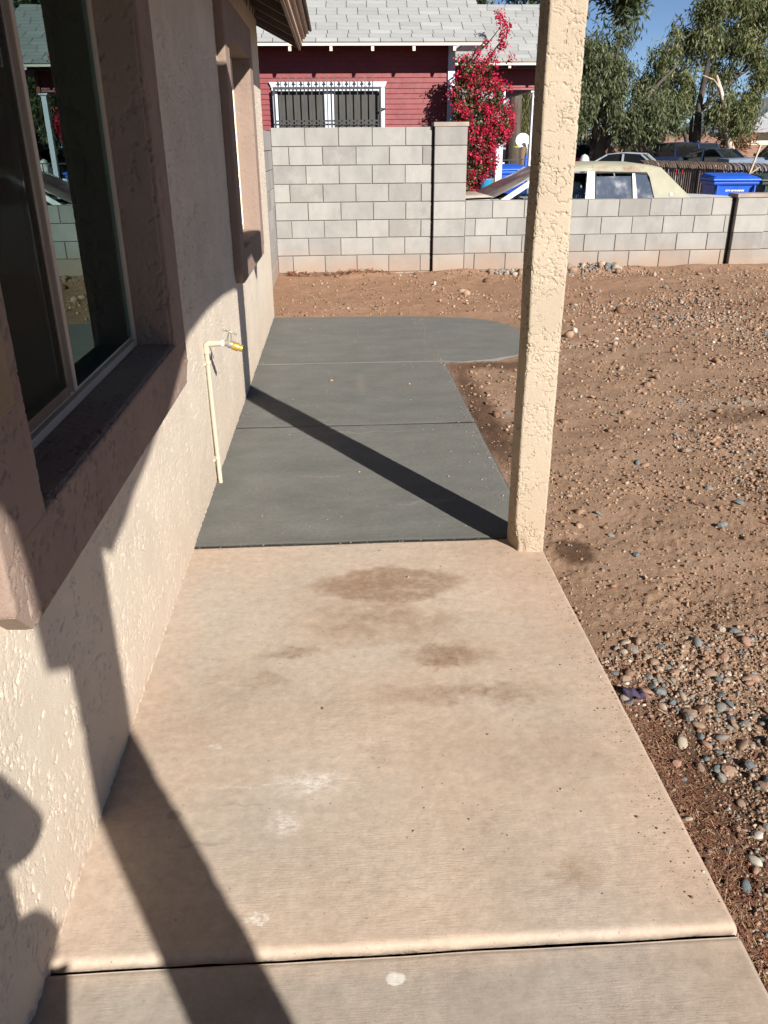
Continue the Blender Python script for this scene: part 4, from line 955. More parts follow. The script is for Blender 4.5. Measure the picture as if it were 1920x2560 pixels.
CP(MB().loft([[(x, y, z) for x, y, z in ((x, ym-hw, z0), (x, ym-hw*.5, z0+.022), (x, ym, z0+.03), (x, ym+hw*.5, z0+.022), (x, ym+hw, z0), (x, ym, z0-.03))] for x, hw, z0 in ((.75, .74, .745), (1.3, .78, .785), (2.0, .80, .815), (2.22, .79, .82))]).build('hood', M['dusthood'], smooth=True))
# greenhouse
zb_, hr = .78, .70
def side(x, z, s):  # point on the tapered cabin side; s=-1 near side
    t = (z-zb_)/.42; return (x, ym+s*(.855-.12*t), z)
roofp = [(2.98, 1.165), (3.2, 1.205), (3.75, 1.225), (4.3, 1.215), (4.62, 1.175)]
rr_ = MB().loft([[(x, ym-.745, z-.025), (x, ym-.70, z+.005), (x, ym-.35, z+.030), (x, ym, z+.038), (x, ym+.35, z+.030), (x, ym+.70, z+.005), (x, ym+.745, z-.025), (x, ym, z-.04)] for x, z in roofp])
CP(rr_.build('roof', M['vinyl'], smooth=True, auto=.7))
def panel(pts, t, s, mat, name, dy=0.):
    A_ = [Vector(side(x, z, s))+Vector((0, s*dy, 0)) for x, z in pts]; B_ = [p-Vector((0, s*t, 0)) for p in A_]; n = len(A_)
    q = MB().add(A_+B_, [tuple(range(n)), tuple(range(n, 2*n))[::-1]]+[(i, (i+1) % n, n+(i+1) % n, n+i) for i in range(n)])
    return CP(q.build(name, mat))
for s in (-1, 1):
    panel([(2.28, .765), (2.40, .765), (3.08, 1.165), (2.96, 1.175)], .05, s, M['carwhite'], 'front_pillar')
    panel([(3.52, .765), (3.66, .765), (3.655, 1.15), (3.55, 1.15)], .05, s, M['carwhite'], 'centre_pillar', .004)
    panel([(3.60, .765), (3.606, .765), (3.606, 1.15), (3.60, 1.15)], .05, s, M['rubber'], 'door_gap', .006)
    panel([(4.52, .765), (5.06, .765), (5.03, .80), (4.60, 1.185), (4.36, 1.19), (4.40, 1.12), (4.44, 1.06)], .05, s, M['vinyl'], 'rear_pillar', .004)
    panel([(2.95, 1.135), (3.62, 1.145), (3.62, 1.205), (3.15, 1.20)], .04, s, M['vinyl'], 'roof_side', .004)
    panel([(3.62, 1.145), (4.40, 1.125), (4.52, 1.18), (4.40, 1.205), (3.62, 1.213)], .04, s, M['peel'], 'peeling_roof_side', .006)
    panel([(4.21, .77), (4.27, .77), (4.225, 1.14), (4.19, 1.14)], .03, s, M['carwhite'], 'quarter_divider', .002)
    panel([(3.672, .765), (4.21, .765), (4.19, 1.075), (3.672, 1.075)], .006, s, M['dustyglass'], 'rear_side_glass', -.02)
    panel([(4.27, .765), (4.51, .765), (4.45, .98), (4.38, 1.12), (4.23, 1.14)], .006, s, M['dustyglass'], 'quarter_glass', -.01)
    panel([(2.44, .765), (3.51, .765), (3.54, .93), (2.70, .93)], .006, s, M['carglass'], 'front_side_glass', -.02)
    panel([(3.655, .765), (3.672, .765), (3.672, 1.14), (3.655, 1.14)], .03, s, M['rubber'], 'window_seal', .007)
    panel([(3.672, 1.12), (4.19, 1.115), (4.40, 1.10), (4.40, 1.125), (4.19, 1.14), (3.672, 1.145)], .03, s, M['rubber'], 'window_trim', .005)
    o = CP(MB().lathe([(.0, -.006), (.022, -.006), (.026, 0), (.022, .006), (.0, .006)], (0, 0, 0), 16, 1).build('pillar_emblem', M['cream']))
    p = side(4.75, .835, s); o.matrix_parent_inverse = Matrix.Identity(4); o.location = (p[0]-3.4, p[1]-12.9+s*.012, p[2]+.16)
ws = MB().loft([[(2.20, ym-.80, .80), (2.10, ym-.4, .815), (2.07, ym, .825), (2.10, ym+.4, .815), (2.20, ym+.80, .80)], [(3.0, ym-.70, 1.17), (2.94, ym-.35, 1.195), (2.93, ym, 1.205), (2.94, ym+.35, 1.195), (3.0, ym+.70, 1.17)]], cap=False)
CP(ws.build('windshield', M['windshield'], smooth=True))
CP(MB().loft([[(4.63, ym-.68, 1.165), (4.66, ym, 1.19), (4.63, ym+.68, 1.165)], [(5.06, ym-.80, .79), (5.10, ym, .80), (5.06, ym+.80, .79)]], cap=False).build('rear_window', M['dustyglass'], smooth=True))
for y_ in (ym-.38, ym+.38):
    CP(MB().box(3.42, 3.60, y_-.26, y_+.26, .3, .86, .05).build('seat', M['seat'], bevel=.03)); CP(MB().box(3.48, 3.57, y_-.13, y_+.13, .84, 1.0, .03).build('headrest', M['seat'], bevel=.02))
CP(MB().box(4.35, 4.55, ym-.7, ym+.7, .3, .88, .05).build('rear_seat', M['seat']))
CP(MB().box(2.3, 2.7, ym-.75, ym+.75, .5, .80, .04).build('dashboard', M['soffit']))
for x in (1.5, 5.15):
    for y_, s in ((YA+.12, -1), (YB-.12, 1)):
        wh = CP(MB().lathe([(.24, -.1), (.31, -.1), (.33, -.07), (.33, .07), (.31, .1), (.24, .1)], (x, y_, .17), 24, 1).build('wheel', M['rubber'], smooth=True, auto=.6))
        MB().lathe([(.0, -.08), (.10, -.09), (.23, -.07), (.23, .07), (.0, .08)], (x, y_, .17), 20, 1).build('rim', M['chrome'], wh, smooth=True, auto=.6)
for s in (-1, 1): CP(MB().box(.60, .64, ym+s*.62-.14, ym+s*.62+.14, .48, .62).build('headlight', M['chrome'])); CP(MB().box(6.15, 6.18, ym+s*.6-.18, ym+s*.6+.18, .45, .62).build('taillight', plain('tail_red', (.3, .01, .01), .3)))

# ================================================================== bins
def wheelie_bin(loc, rz, body, lid, label, cat='recycling bin', sc=1.0, text=False, group='wheeled bins'):
    t = empty('wheeled_bin', loc, rz); tag(t, label, cat, group); t.scale = (sc, sc, sc)
    q = MB().loft([[(-.30, -.25, .06), (.30, -.25, .06), (.30, .33, .06), (-.30, .33, .06)], [(-.37, -.34, .86), (.37, -.34, .86), (.37, .38, .86), (-.37, .38, .86)], [(-.41, -.38, .87), (.41, -.38, .87), (.41, .42, .87), (-.41, .42, .87)], [(-.41, -.38, .93), (.41, -.38, .93), (.41, .42, .93), (-.41, .42, .93)]])
    q.build('bin_body', body, t, bevel=.02)
    q = MB().loft([[(-.43, -.41, .931), (.43, -.41, .931), (.43, .43, .931), (-.43, .43, .931)], [(-.43, -.41, .965), (.43, -.41, .965), (.43, .43, .965), (-.43, .43, .965)], [(-.36, -.30, 1.01), (.36, -.30, 1.01), (.38, .38, 1.05), (-.38, .38, 1.05)]])
    q.build('lid', lid, t, bevel=.012)
    for s in (-1, 1):
        MB().lathe([(.0, -.03), (.11, -.03), (.12, 0), (.11, .03), (.0, .03)], (s*.30, .34, .12), 16, 0).build('wheel', M['rubber'], t)
        MB().box(s*.33-.012, s*.33+.012, -.41, -.355, .62, .86).build('side_rib', body, t)
    MB().tube([(-.3, .43, .9), (-.3, .5, .93), (.3, .5, .93), (.3, .43, .9)], .016, 8).build('handle', body, t)
    return t
b1 = wheelie_bin((7.56, 16.35, -.13), -.10, M['binblue'], M['binblue'], 'bright blue wheeled recycling bin with white print standing near the brown iron fence', sc=1.04)
def text_mesh(body, size, loc, parent, shear=.0, mat=None, name='print', w=1.):
    cu = bpy.data.curves.new(name, 'FONT'); cu.body = body; cu.size = size; cu.shear = shear; cu.align_x = 'CENTER'; cu.extrude = .001; cu.offset = .0016
    tmp = bpy.data.objects.new(name, cu); COL.objects.link(tmp); dg = bpy.context.evaluated_depsgraph_get(); dg.update()
    me = bpy.data.meshes.new_from_object(tmp.evaluated_get(dg)); bpy.data.objects.remove(tmp)
    me.materials.clear(); o = link(name, me, mat or M['print'], parent); o.location = loc; o.rotation_euler = (math.radians(90+6.4), 0, 0); o.scale = (w, 1, 1); return o
text_mesh('Phoenix', .085, (.06, -.328, .66), b1, .25); text_mesh('Recycles', .085, (.06, -.320, .59), b1, .25)
text_mesh('CITY OF PHOENIX', .040, (0, -.336, .755), b1)
o = MB().lathe([(.0, -.002), (.052, -.002), (.052, .002), (.0, .002)], (-.20, -.322, .63), 20, 1).build('round_emblem', M['print'], b1)
ar = MB()
for k in range(3):
    a = math.pi/2+k*2*math.pi/3; c_ = Vector((.32, -.326, .635))
    p = [c_+Vector((.045*math.cos(a+q), 0, .045*math.sin(a+q))) for q in (.25, .9, 1.5)]
    ar.tube(p, [.012, .012, .012], 5); e = c_+Vector((.045*math.cos(a+1.9), 0, .045*math.sin(a+1.9))); ar.tube([p[-1], e], [.024, .001], 5)
ar.build('recycling_arrows', M['print'], b1)
wheelie_bin((8.52, 16.4, -.13), -.12, M['bingreen'], M['bingreen'], 'dark green wheeled bin cut off by the right picture edge beside the bright blue bin', 'trash bin', sc=1.02)
wheelie_bin((3.76, 19.0, .05), .25, M['binblue'], M['binblue'], 'blue wheeled bin seen through the porch between the white columns', sc=1.0)
# wooden stick leaning behind the bins
o = MB().bar((8.02, 16.9, .25), (8.35, 16.95, 1.45), .03).bar((8.02, 16.9, .25), (7.95, 16.9, -.15), .03).bar((8.17, 16.9, .9), (8.35, 16.85, 1.05), .022).build('wooden_stake', M['wood']); tag(o, 'pale wooden stick sticking up behind the bright blue bin', 'stick')

# ================================================================== brown picket fence
fn = empty('picket_fence', (10.4, 24.7, -.2)); tag(fn, 'dark brown iron picket fence with outward curved tops behind the bins', 'fence')
def FNP(o): o.parent = fn; o.matrix_parent_inverse = Matrix.Translation((-10.4, -24.7, .2)); return o
A0 = Vector((9.92, 27.6, 0)); A1 = Vector((11.25, 20.4, 0)); N_ = 66; dv = (A1-A0)/N_; nrm_ = Vector((-dv.y, dv.x, 0)).normalized()*-1
pv = [(0, 0, -.2), (0, 0, .84), (-.02, 0, .93), (-.06, 0, .985), (-.085, 0, 1.0)]
pm = MB().tube(pv, .014, 6).build('picket', M['fencebrown'], None); FNP(pm); pm.location = A0; pm.scale = (2.0, 2.0, 1)
for k in range(1, N_+1):
    o = pm.copy(); COL.objects.link(o); o.location = A0+dv*k+Vector((0, 0, random.uniform(-.006, .006))); o.rotation_euler = (random.gauss(0, .01), random.gauss(0, .01), random.gauss(0, .05))
for z in (.80, .1): FNP(MB().bar(A0+Vector((.03, 0, z)), A1+Vector((.03, 0, z)), .04, .05).build('rail', M['fencepost']))
for k in (8, 26, 45, 64): FNP(MB().bar(A0+dv*k+Vector((.05, 0, -.2)), A0+dv*k+Vector((.05, 0, .86)), .09).build('fence_post', M['fencepost']))
for k in (29, 33, 37): FNP(MB().bar(A0+dv*k+Vector((-.12, -.3, -.15)), A0+dv*(k+1)+Vector((-.02, 0, .95)), .03).build('loose_slat', M['wood']))
# low rail fence seen through the porch
rf_ = empty('wire_fence', (4.0, 21, 0)); tag(rf_, 'thin dark wire fence behind the blue bin, seen through the porch', 'fence')
for o in [MB().bar((3.2, 21, 1.14), (5.6, 21, 1.17), .02).bar((3.2, 21, .6), (5.6, 21, .6), .02).build('rail', M['iron'])]+[MB().bar((3.3+.3*k, 21, -.15), (3.3+.3*k, 21, 1.18), .02).build('fence_post', M['iron']) for k in range(8)]:
    o.parent = rf_; o.matrix_parent_inverse = Matrix.Translation((-4, -21, 0))

# ================================================================== far cars
def far_car(loc, rz, paint, glass, label, kind='sedan', L=4.7, W_=1.8, H=1.45, light=True, plate=True):
    t = empty('parked_car', loc, rz); tag(t, label, 'car' if kind != 'pickup' else 'pickup truck', 'vehicles parked in the distance')
    hw = W_/2; bz = H*.62
    if kind == 'sedan': body = [(-L/2, .45, .9), (-L/2+.08, .82*H*.72, .94), (-L/2+.9, bz+.04, .98), (-.6, bz, 1), (.9, bz-.03, 1), (L/2-.5, bz-.16, .97), (L/2-.05, bz-.3, .9), (L/2, .4, .86)]; cab = [(-L/2+.75, bz, .80), (-.85, H-.04, .74), (-.2, H, .76), (.4, H-.05, .74), (1.25, bz-.02, .82)]
    elif kind == 'suv': body = [(-L/2, .5, .92), (-L/2+.06, bz, .96), (-L/2+.6, bz+.03, 1), (.8, bz, 1), (L/2-.4, bz-.12, .97), (L/2-.04, bz-.25, .9), (L/2, .45, .86)]; cab = [(-L/2+.08, bz, .88), (-L/2+.35, H-.06, .8), (-.8, H, .8), (.4, H-.04, .78), (1.35, bz, .84)]
    elif kind == 'pickup': body = [(-L/2, .6, .95), (-L/2+.03, bz-.02, .97), (-.5, bz-.02, .98), (.9, bz, .98), (L/2-.1, bz-.06, .95), (L/2, .5, .9)]; cab = [(-.75, bz, .86), (-.65, H, .78), (.35, H, .78), (.95, bz, .86)]
    rings = lambda pr, z0: [[(x, -hw*f, z0), (x, -hw*f*1.0, (z0+z)/2), (x, -hw*f*.97, z-.05), (x, -hw*f*.88, z), (x, hw*f*.88, z), (x, hw*f*.97, z-.05), (x, hw*f, (z0+z)/2), (x, hw*f, z0)] for x, z, f in pr]
    MB().loft(rings(body, .22)).build('body', paint, t, smooth=True, auto=.7)
    g = MB().loft([[(x, -hw*f, max(bz-.1, z-.32) if 0 < i < len(cab)-1 else bz-.1), (x, -hw*f, z-.03), (x, -hw*f*.86, z), (x, hw*f*.86, z), (x, hw*f, z-.03), (x, hw*f, bz-.1)] for i, (x, z, f) in enumerate(cab)])
    g.build('window_band', glass, t, smooth=True, auto=.6)
    inner = cab[1:-1]
    MB().loft([[(x, -hw*f*.99, z-.035), (x, -hw*f*.85, z+.012), (x, hw*f*.85, z+.012), (x, hw*f*.99, z-.035)] for x, z, f in inner]).build('roof_panel', paint, t, smooth=True, auto=.6)
    for i in range(len(cab)):
        if i in (0, len(cab)-1): continue
    for s in (-1, 1):
        for (xa, za, fa_), (xb, zb2, fb) in ((cab[0], cab[1]), (cab[-1], cab[-2])):
            MB().bar((xa, s*hw*fa_*1.0, za), (xb, s*hw*fb*1.0, zb2-.02), .07, .05).build('pillar', paint, t)
        xm = cab[2][0]; MB().bar((xm, s*hw*.84, bz-.02), (xm, s*hw*.785, H-.04), .07, .04).build('pillar', paint, t)
        MB().box(-L/2-.02, -L/2+.10, s*hw*.72-.16, s*hw*.72+.16, bz-.22, bz-.06).build('taillight', M['tail'], t)
        MB().box(L/2-.1, L/2+.01, s*hw*.68-.15, s*hw*.68+.15, bz-.34, bz-.22).build('headlight', M['print'], t)
        for x in (-L*.30, L*.31):
            wh = MB().lathe([(.0, -.1), (.28, -.1), (.33, -.07), (.33, .07), (.28, .1), (.0, .1)], (x, s*(hw-.1), .33), 20, 1).build('wheel', M['rubber'], t, smooth=True, auto=.5)
            MB().lathe([(.0, -.105), (.2, -.105), (.2, .105), (.0, .105)], (x, s*(hw-.1), .33), 14, 1).build('rim', M['zinc'], wh)
        MB().box(.85, 1.0, s*hw*.98-(.0 if s > 0 else .16), s*hw*.98+(.16 if s > 0 else 0), bz+.02, bz+.16).build('mirror', paint, t)
    if plate: MB().box(-L/2-.035, -L/2-.02, -.16, .16, bz-.30, bz-.14).build('licence_plate', M['print'], t)
    return t
M['tail'] = plain('tail_light_red', (.5, .012, .015), .25)
navy = plain('navy_car_paint', (.02, .035, .11), .22, .05, Coat_Weight=.6); dk = plain('dark_car_paint', (.02, .035, .075), .22, .05, Coat_Weight=.6)
bluegrey = plain('blue_grey_car_paint', (.16, .20, .27), .35, .08); white = plain('white_car_paint', (.52, .52, .5), .4, .04); blk = plain('black_car_paint', (.012, .012, .014), .25)
far_car((16.9, 43.5, -.2), math.radians(122), navy, M['glassdark'], 'dark blue sport utility car parked left of the dark sedan by the pink wall', 'suv', 4.7, 1.9, 1.72)
far_car((17.6, 40.6, -.2), math.radians(118), dk, M['glassdark'], 'dark blue sedan with red tail lights and white plate seen from behind', 'sedan', 4.7, 1.82, 1.47)
far_car((19.6, 37.4, -.2), math.radians(172), bluegrey, M['glassdark'], 'blue grey pickup truck with white cab roof at the right picture edge', 'pickup', 5.4, 1.9, 1.78, plate=False)
far_car((10.9, 33.0, -.2), math.radians(150), plain('silver_car_paint', (.32, .35, .38), .35), M['glassdark'], 'low silver and cream sedan beyond the roof of the old white sedan', 'sedan', 4.4, 1.75, 1.38)
far_car((13.0, 48.0, -.2), math.radians(100), blk, M['glassdark'], 'black sport utility car, the leftmost in the parking lot, beside the stucco post', 'suv', 4.6, 1.9, 1.7)
far_car((8.45, 41, -.2), math.radians(80), white, M['glassdark'], 'white car seen through the porch between column and palm trunk', 'suv', 4.3, 1.8, 1.55)
far_car((8.5, 47, -.2), math.radians(90), white, M['glassdark'], 'taller white car behind the other white car, seen through the porch', 'suv', 4.6, 1.9, 1.75)
wb = MB().box(11.3, 11.75, 39.8, 40.4, -.2, .72, .03).lathe([(.22, 0), (.22, .1), (.15, .26), (.03, .33)], (11.52, 40.1, .72), 16).build('white_tank', M['carwhite'], smooth=True, auto=.5); tag(wb, 'small white rounded tank standing left of the silver sedan near the post', 'tank')

# ================================================================== far walls and buildings
pw = MB().box(9.5, 60, 50.0, 50.3, -.2, 1.36, .03).build('perimeter_wall', M['pinkwall']); tag(pw, 'long brown pink stucco wall behind the parked dark cars', 'wall')
for k in range(7): pass
stp = MB()
for k in range(6): stp.box(21.2+k*.42, 21.62+k*.42, 51.0, 51.4, -.2, 2.05-k*.13)
stp.box(17.6, 21.2, 51.0, 51.4, -.2, 1.95).build('stepped_wall', M['pinkwall']); tag(bpy.data.objects['stepped_wall'], 'brown pink wall with a stepped top behind the leaning pale tree trunk', 'wall')
ap = [(-.75, -.2), (-.75, 1.3), (-.62, 1.75)]+[(-.45*math.cos(math.pi*k/10)+.0, 1.75+.42*math.sin(math.pi*k/10)) for k in range(1, 10)]+[(.5, 1.75), (.5, -.2)]
ar_ = MB().prism([(x+19.95, z) for x, z in ap], 1, 51.2, 51.8).build('arched_chimney', M['peach']); tag(ar_, 'peach stucco arched chimney top rising above the far wall', 'chimney')
MB().prism([(19.6, 1.05), (20.15, 1.05), (20.15, 1.45), (19.9, 1.65), (19.6, 1.45)], 1, 51.15, 51.195).build('niche', M['pinkwall'], ar_)
yb_ = empty('pale_building', (32, 62, 0)); tag(yb_, 'pale yellow building with grey roof at the right edge beyond the trees', 'building')
for o in (MB().box(28.4, 42, 60, 70, -.2, 2.3).build('wall', M['creamwall']), MB().prism([(27.2, 2.1), (31.0, 4.4), (44, 4.4), (44, 2.1)], 1, 59.2, 71).build('roof', M['greyroof']), MB().box(30.4, 30.9, 59.1, 59.19, 1.2, 1.7).build('window', M['glassdark'])):
    o.parent = yb_; o.matrix_parent_inverse = Matrix.Translation((-32, -62, 0))
cb = empty('cream_building', (10, 52, 0)); tag(cb, 'cream house with grey roof seen through the porch behind the bougainvillea', 'house')
for o in (MB().box(2, 12.2, 52, 60, -.2, 1.95).build('wall', M['creamwall']), MB().prism([(1.4, 1.95), (12.8, 1.95), (9, 4.4), (4, 4.4)], 1, 51.6, 60.4).build('roof', M['greyroof']), MB().box(8.1, 9.0, 51.9, 51.98, 1.45, 1.52).build('awning', M['iron']), MB().box(5, 6.2, 51.9, 51.98, .6, 1.5).build('window', M['glassdark'])):
    o.parent = cb; o.matrix_parent_inverse = Matrix.Translation((-10, -52, 0))
for x, y in ((27.7, 58), (30.2, 57)):
    o = MB().tube([(x, y, -.2), (x+.25, y, 2.9)], .05, 6).build('metal_pole', M['iron']); tag(o, 'slim dark pole in front of the pale yellow building, %s one' % ('left' if x < 29 else 'right'), 'pole', 'poles before the pale building')
o = MB().box(21.3, 22.6, 55, 56.5, .6, 1.95).build('white_trailer', M['carwhite'], bevel=.05); tag(o, 'small white shape between tree trunk and stepped wall in the distance', 'trailer')
pl = MB().tube([(40, 75, 3.2), (33, 68, 4.15), (24, 62, 4.6)], .02, 4).tube([(40, 75, 3.9), (33, 68, 4.75), (24, 62, 5.2)], .02, 4).build('power_line', M['iron']); tag(pl, 'thin power lines crossing the sky above the pale yellow building', 'cable')

# basketball hoop for children
hp = empty('basketball_hoop', (5.62, 26, 0)); tag(hp, 'small basketball hoop with white fan shaped backboard on a blue post', 'basketball hoop')
def HO(o): o.parent = hp; o.matrix_parent_inverse = Matrix.Translation((-5.62, -26, 0)); return o
fanp = [(5.56+.205*math.cos(a), 1.605+.19*math.sin(a)) for a in [math.radians(q) for q in range(-55, 236, 15)]]+[(5.47, 1.43), (5.66, 1.43)]
HO(MB().prism(fanp, 1, 25.95, 25.98).build('backboard', M['print']))
HO(MB().tube([(5.64, 25.9, .3), (5.68, 25.9, 1.2)], .045, 10).build('lower_post', M['binblue']))
HO(MB().tube([(5.68, 25.9, 1.2), (5.69, 25.9, 1.38), (5.655, 25.9, 1.49), (5.58, 25.93, 1.52)], .035, 10).build('upper_post', M['zinc'], smooth=True))
HO(MB().tube([(5.42+.12*math.cos(a), 26.05+.12*math.sin(a), 1.42) for a in [k*math.pi/6 for k in range(13)]], .018, 6, cap=False).build('rim', plain('yellow_green_rim', (.35, .45, .05), .5)))
HO(MB().box(5.45, 5.85, 25.7, 26.2, -.18, .3, .04).build('base', M['binblue']))

# ================================================================== palm behind the porch
pt = empty('palm_tree', (6.46, 30, -.2)); tag(pt, 'thick palm trunk with hanging green fronds seen through the porch', 'palm tree')
o = MB().tube([(6.46, 30, -.2), (6.46, 30, 1.4), (6.48, 30, 2.6), (6.5, 30, 4.5)], [.24, .19, .18, .17], 14).build('trunk', M['palmbark'], smooth=True); o.parent = pt; o.matrix_parent_inverse = Matrix.Translation((-6.46, -30, .2))
n = 5200; t_ = RNG.uniform(0, 1, n); a = RNG.uniform(0, 2*np.pi, n); rr = .15+RNG.uniform(0, .62, n)*(.3+t_)
c = np.stack([6.42+rr*np.cos(a), 30+rr*np.sin(a), 2.0+t_*2.6+.5*RNG.uniform(0, 1, n)*(rr < .3)*-1], -1); V, F = leafcloud(c, .32, .010, 2.2)
o = link('crown', np_mesh('crown', V, F), M['palmleaf'], pt); o.matrix_parent_inverse = Matrix.Translation((-6.46, -30, .2))

# ================================================================== trees
def tree(label, base, limbs, clumps, nleaf, leaf, L=.3, w=.035, droop=1.6, bark='bark', cat='tree', group='trees in the background', sub=26):
    t = empty('tree', base); tag(t, label, cat, group); inv_ = Matrix.Translation(-Vector(base))
    tr = MB()
    for p, r in limbs: tr.tube(p, r, 7)
    if len(tr.v): 
        o = tr.build('trunk', M[bark], t, smooth=True); o.matrix_parent_inverse = inv_
    # sub-clumps hung through each crown mass
    k = blobs(clumps, sub*len(clumps)); hang = RNG.uniform(.25, .8, len(k)); wd = RNG.uniform(.15, .42, len(k))
    i = RNG.integers(0, len(k), nleaf); g = RNG.normal(size=(nleaf, 3))*np.stack([wd[i], wd[i], hang[i]*.9], -1)*.62
    C_ = k[i]+g; V, F = leafcloud(C_, L, w, droop)
    o = link('crown', np_mesh('crown', V, F), M[leaf], t); o.matrix_parent_inverse = inv_
    return t
tree('broad dark trunked eucalyptus filling the left of the sky beside the stucco post', (13.6, 45, -.2),
     [([(13.6, 45, -.2), (13.65, 45, 1.2), (13.3, 45, 2.6), (13.0, 45, 5)], [.42, .34, .2, .08]), ([(13.7, 45, 1.2), (14.0, 45, 3), (14.2, 45, 6.5)], [.26, .16, .06]), ([(13.7, 45, 1.1), (14.6, 45, 2.2), (15.6, 44.5, 3.6), (16.8, 44, 4.9)], [.2, .15, .10, .05]), ([(13.4, 45, 1.3), (12.5, 45, 2.2), (11.6, 45, 4)], [.18, .12, .05]), ([(12.9, 44.6, .2), (13.3, 44.8, 1.6)], [.1, .08])],
     [(12.2, 45, 5.2, 1.1, 1.3, 1.1), (13.3, 45, 5.7, .9, 1.2, .7), (14.55, 45, 6.3, .42, .6, .75), (13.6, 45, 4.5, 1.3, 1.4, 1.0), (12.4, 44.6, 3.4, 1.1, 1.2, .9), (14.2, 44.5, 3.3, 1.0, 1.1, .8), (11.2, 45, 4.2, 1.2, 1.2, 2.0), (12.1, 44.5, 2.3, .7, .9, .4), (15.0, 45.2, 7.1, .25, .4, .35), (13.9, 45, 6.7, .3, .4, .35), (10.6, 46, 6.6, .9, 1, .8)], 17500, 'euc2')
tree('drooping grey green tree of middle height between the two big eucalyptus trees', (15.4, 43.5, -.2),
     [([(14.6, 43.5, -.2), (14.55, 43.5, 1.4), (15, 43.5, 2.2)], [.09, .08, .04]), ([(15.0, 43.5, 2.0), (15.8, 43.5, 3.4)], [.06, .03])],
     [(14.6, 43.5, 2.35, .9, .8, .6), (15.8, 43.5, 2.5, .8, .8, .55), (16.8, 44, 2.8, .6, .7, .5), (15.6, 43.5, 3.2, .7, .8, .4)], 7500, 'euc2')
tree('tall eucalyptus with pale leaning trunk filling the sky at the right', (18.7, 45, -.2),
     [([(18.75, 45, -.2), (18.75, 45, 1.2), (18.6, 45, 3.2), (18.8, 45, 5.5), (19.2, 45, 8)], [.26, .22, .17, .12, .05]), ([(18.7, 45, 3.0), (19.6, 45, 3.9), (20.6, 45, 4.7), (21.6, 45, 6.5)], [.14, .11, .08, .04]), ([(18.5, 44.9, .9), (18.1, 44.8, 1.6), (17.9, 44.8, 2.1)], [.13, .11, .08]), ([(18.3, 45, 3.9), (17.4, 45, 5.2), (16.6, 45, 5.9)], [.09, .06, .03]), ([(18.5, 45.2, 1), (18.3, 45.2, 4)], [.1, .07])],
     [(17.2, 45, 6.2, .65, .9, .5), (18.6, 45, 7.5, .9, 1.0, .8), (20.2, 45, 7.7, 1.1, 1.0, .7), (18.5, 45, 5.9, 1.1, 1.1, .7), (20.2, 45, 6.1, 1.1, 1.0, .7), (16.5, 45, 5.2, .8, 1.0, .45), (17.3, 45, 4.1, .8, .9, .8), (19.6, 45.5, 4.6, .8, .8, .5), (21.5, 45, 7.3, .8, .9, .9), (21.4, 45, 5.5, .7, .8, .5), (16.0, 45.5, 4.0, .7, .8, .7), (18.3, 45.3, 3.3, .4, .5, .5)], 20500, 'euc', L=.30)
tree('smaller tree with a smooth pale trunk leaning over the parked dark sedan', (20.3, 44, -.2),
     [([(20.35, 44, -.2), (20.3, 44, .9), (20.0, 44, 1.5), (19.72, 44, 2.1), (19.6, 44, 2.9), (19.15, 44, 3.9), (18.85, 44, 4.5)], [.24, .21, .17, .14, .12, .10, .07]), ([(19.15, 44, 3.9), (18.7, 43.9, 4.3), (18.1, 43.9, 4.5)], [.06, .045, .03]), ([(20.9, 44.5, 2.2), (21.2, 44.5, 3.2), (21.3, 44.5, 4.3), (21, 44.5, 6)], [.12, .11, .08, .05])],
     [(20.3, 43.9, 2.45, .6, .6, .35), (19.2, 44.3, 2.75, .5, .6, .45), (20.8, 44.2, 2.8, .45, .5, .4), (21.0, 44.5, 3.5, .45, .5, .5), (19.7, 44.3, 3.2, .5, .5, .3), (21.5, 44.5, 4.5, .55, .6, .4)], 5500, 'euc', bark='palebark')
tree('hanging eucalyptus boughs high at the right picture edge', (25.5, 45, -.2), [([(25.5, 45, -.2), (25, 45, 3), (24.0, 45, 7)], [.35, .25, .1])],
     [(22.6, 44.5, 8.0, .8, .8, 1.0), (23.4, 45, 6.8, .8, .8, .9), (22.6, 44.5, 5.4, .35, .5, .5), (25, 45, 8, 1.6, 1.4, 1.6)], 11000, 'euc')
tree('far dark trees rising behind the grey roof of the red house', (5.5, 27, -.2), [([(5.5, 27, -.2), (5.5, 27, 5)], [.3, .1])],
     [(4.6, 27, 6.3, 1.4, 1, 1.2), (6.4, 27, 6.0, 1.3, 1, 1.1), (8, 27.5, 6.9, 1.2, 1, 1.2), (8.6, 28, 5.6, .7, .9, .7)], 14000, 'darkleaf', droop=.5)
tree('low green bushes filling the gap below the big trees behind the pink wall', (18, 55, -.2), [([(16, 55, -.2), (16, 55, 2)], [.1, .05])],
     [(13, 55, 2.2, 2.2, 1, 1.4), (16.5, 56, 2.6, 2.2, 1, 1.5), (20.5, 56, 2.2, 1.5, 1, .9), (23.0, 57, 1.9, 1.2, 1, .7), (18.5, 55.5, 1.8, 1.5, 1, .9), (11, 56, 2.6, 1.5, 1, 2), (21.7, 58, 3.6, .6, 1, .8)], 17000, 'darkleaf', droop=.6, cat='bushes')
o = tree('dry brown palm fronds beside the pale leaning trunk', (21.3, 46, -.2), [([(21.3, 46, -.2), (21.3, 46, 1.3)], [.15, .12])], [(21.2, 46, 1.75, .8, .5, .22)], 900, 'litter', L=.7, w=.03, droop=.1, cat='palm')

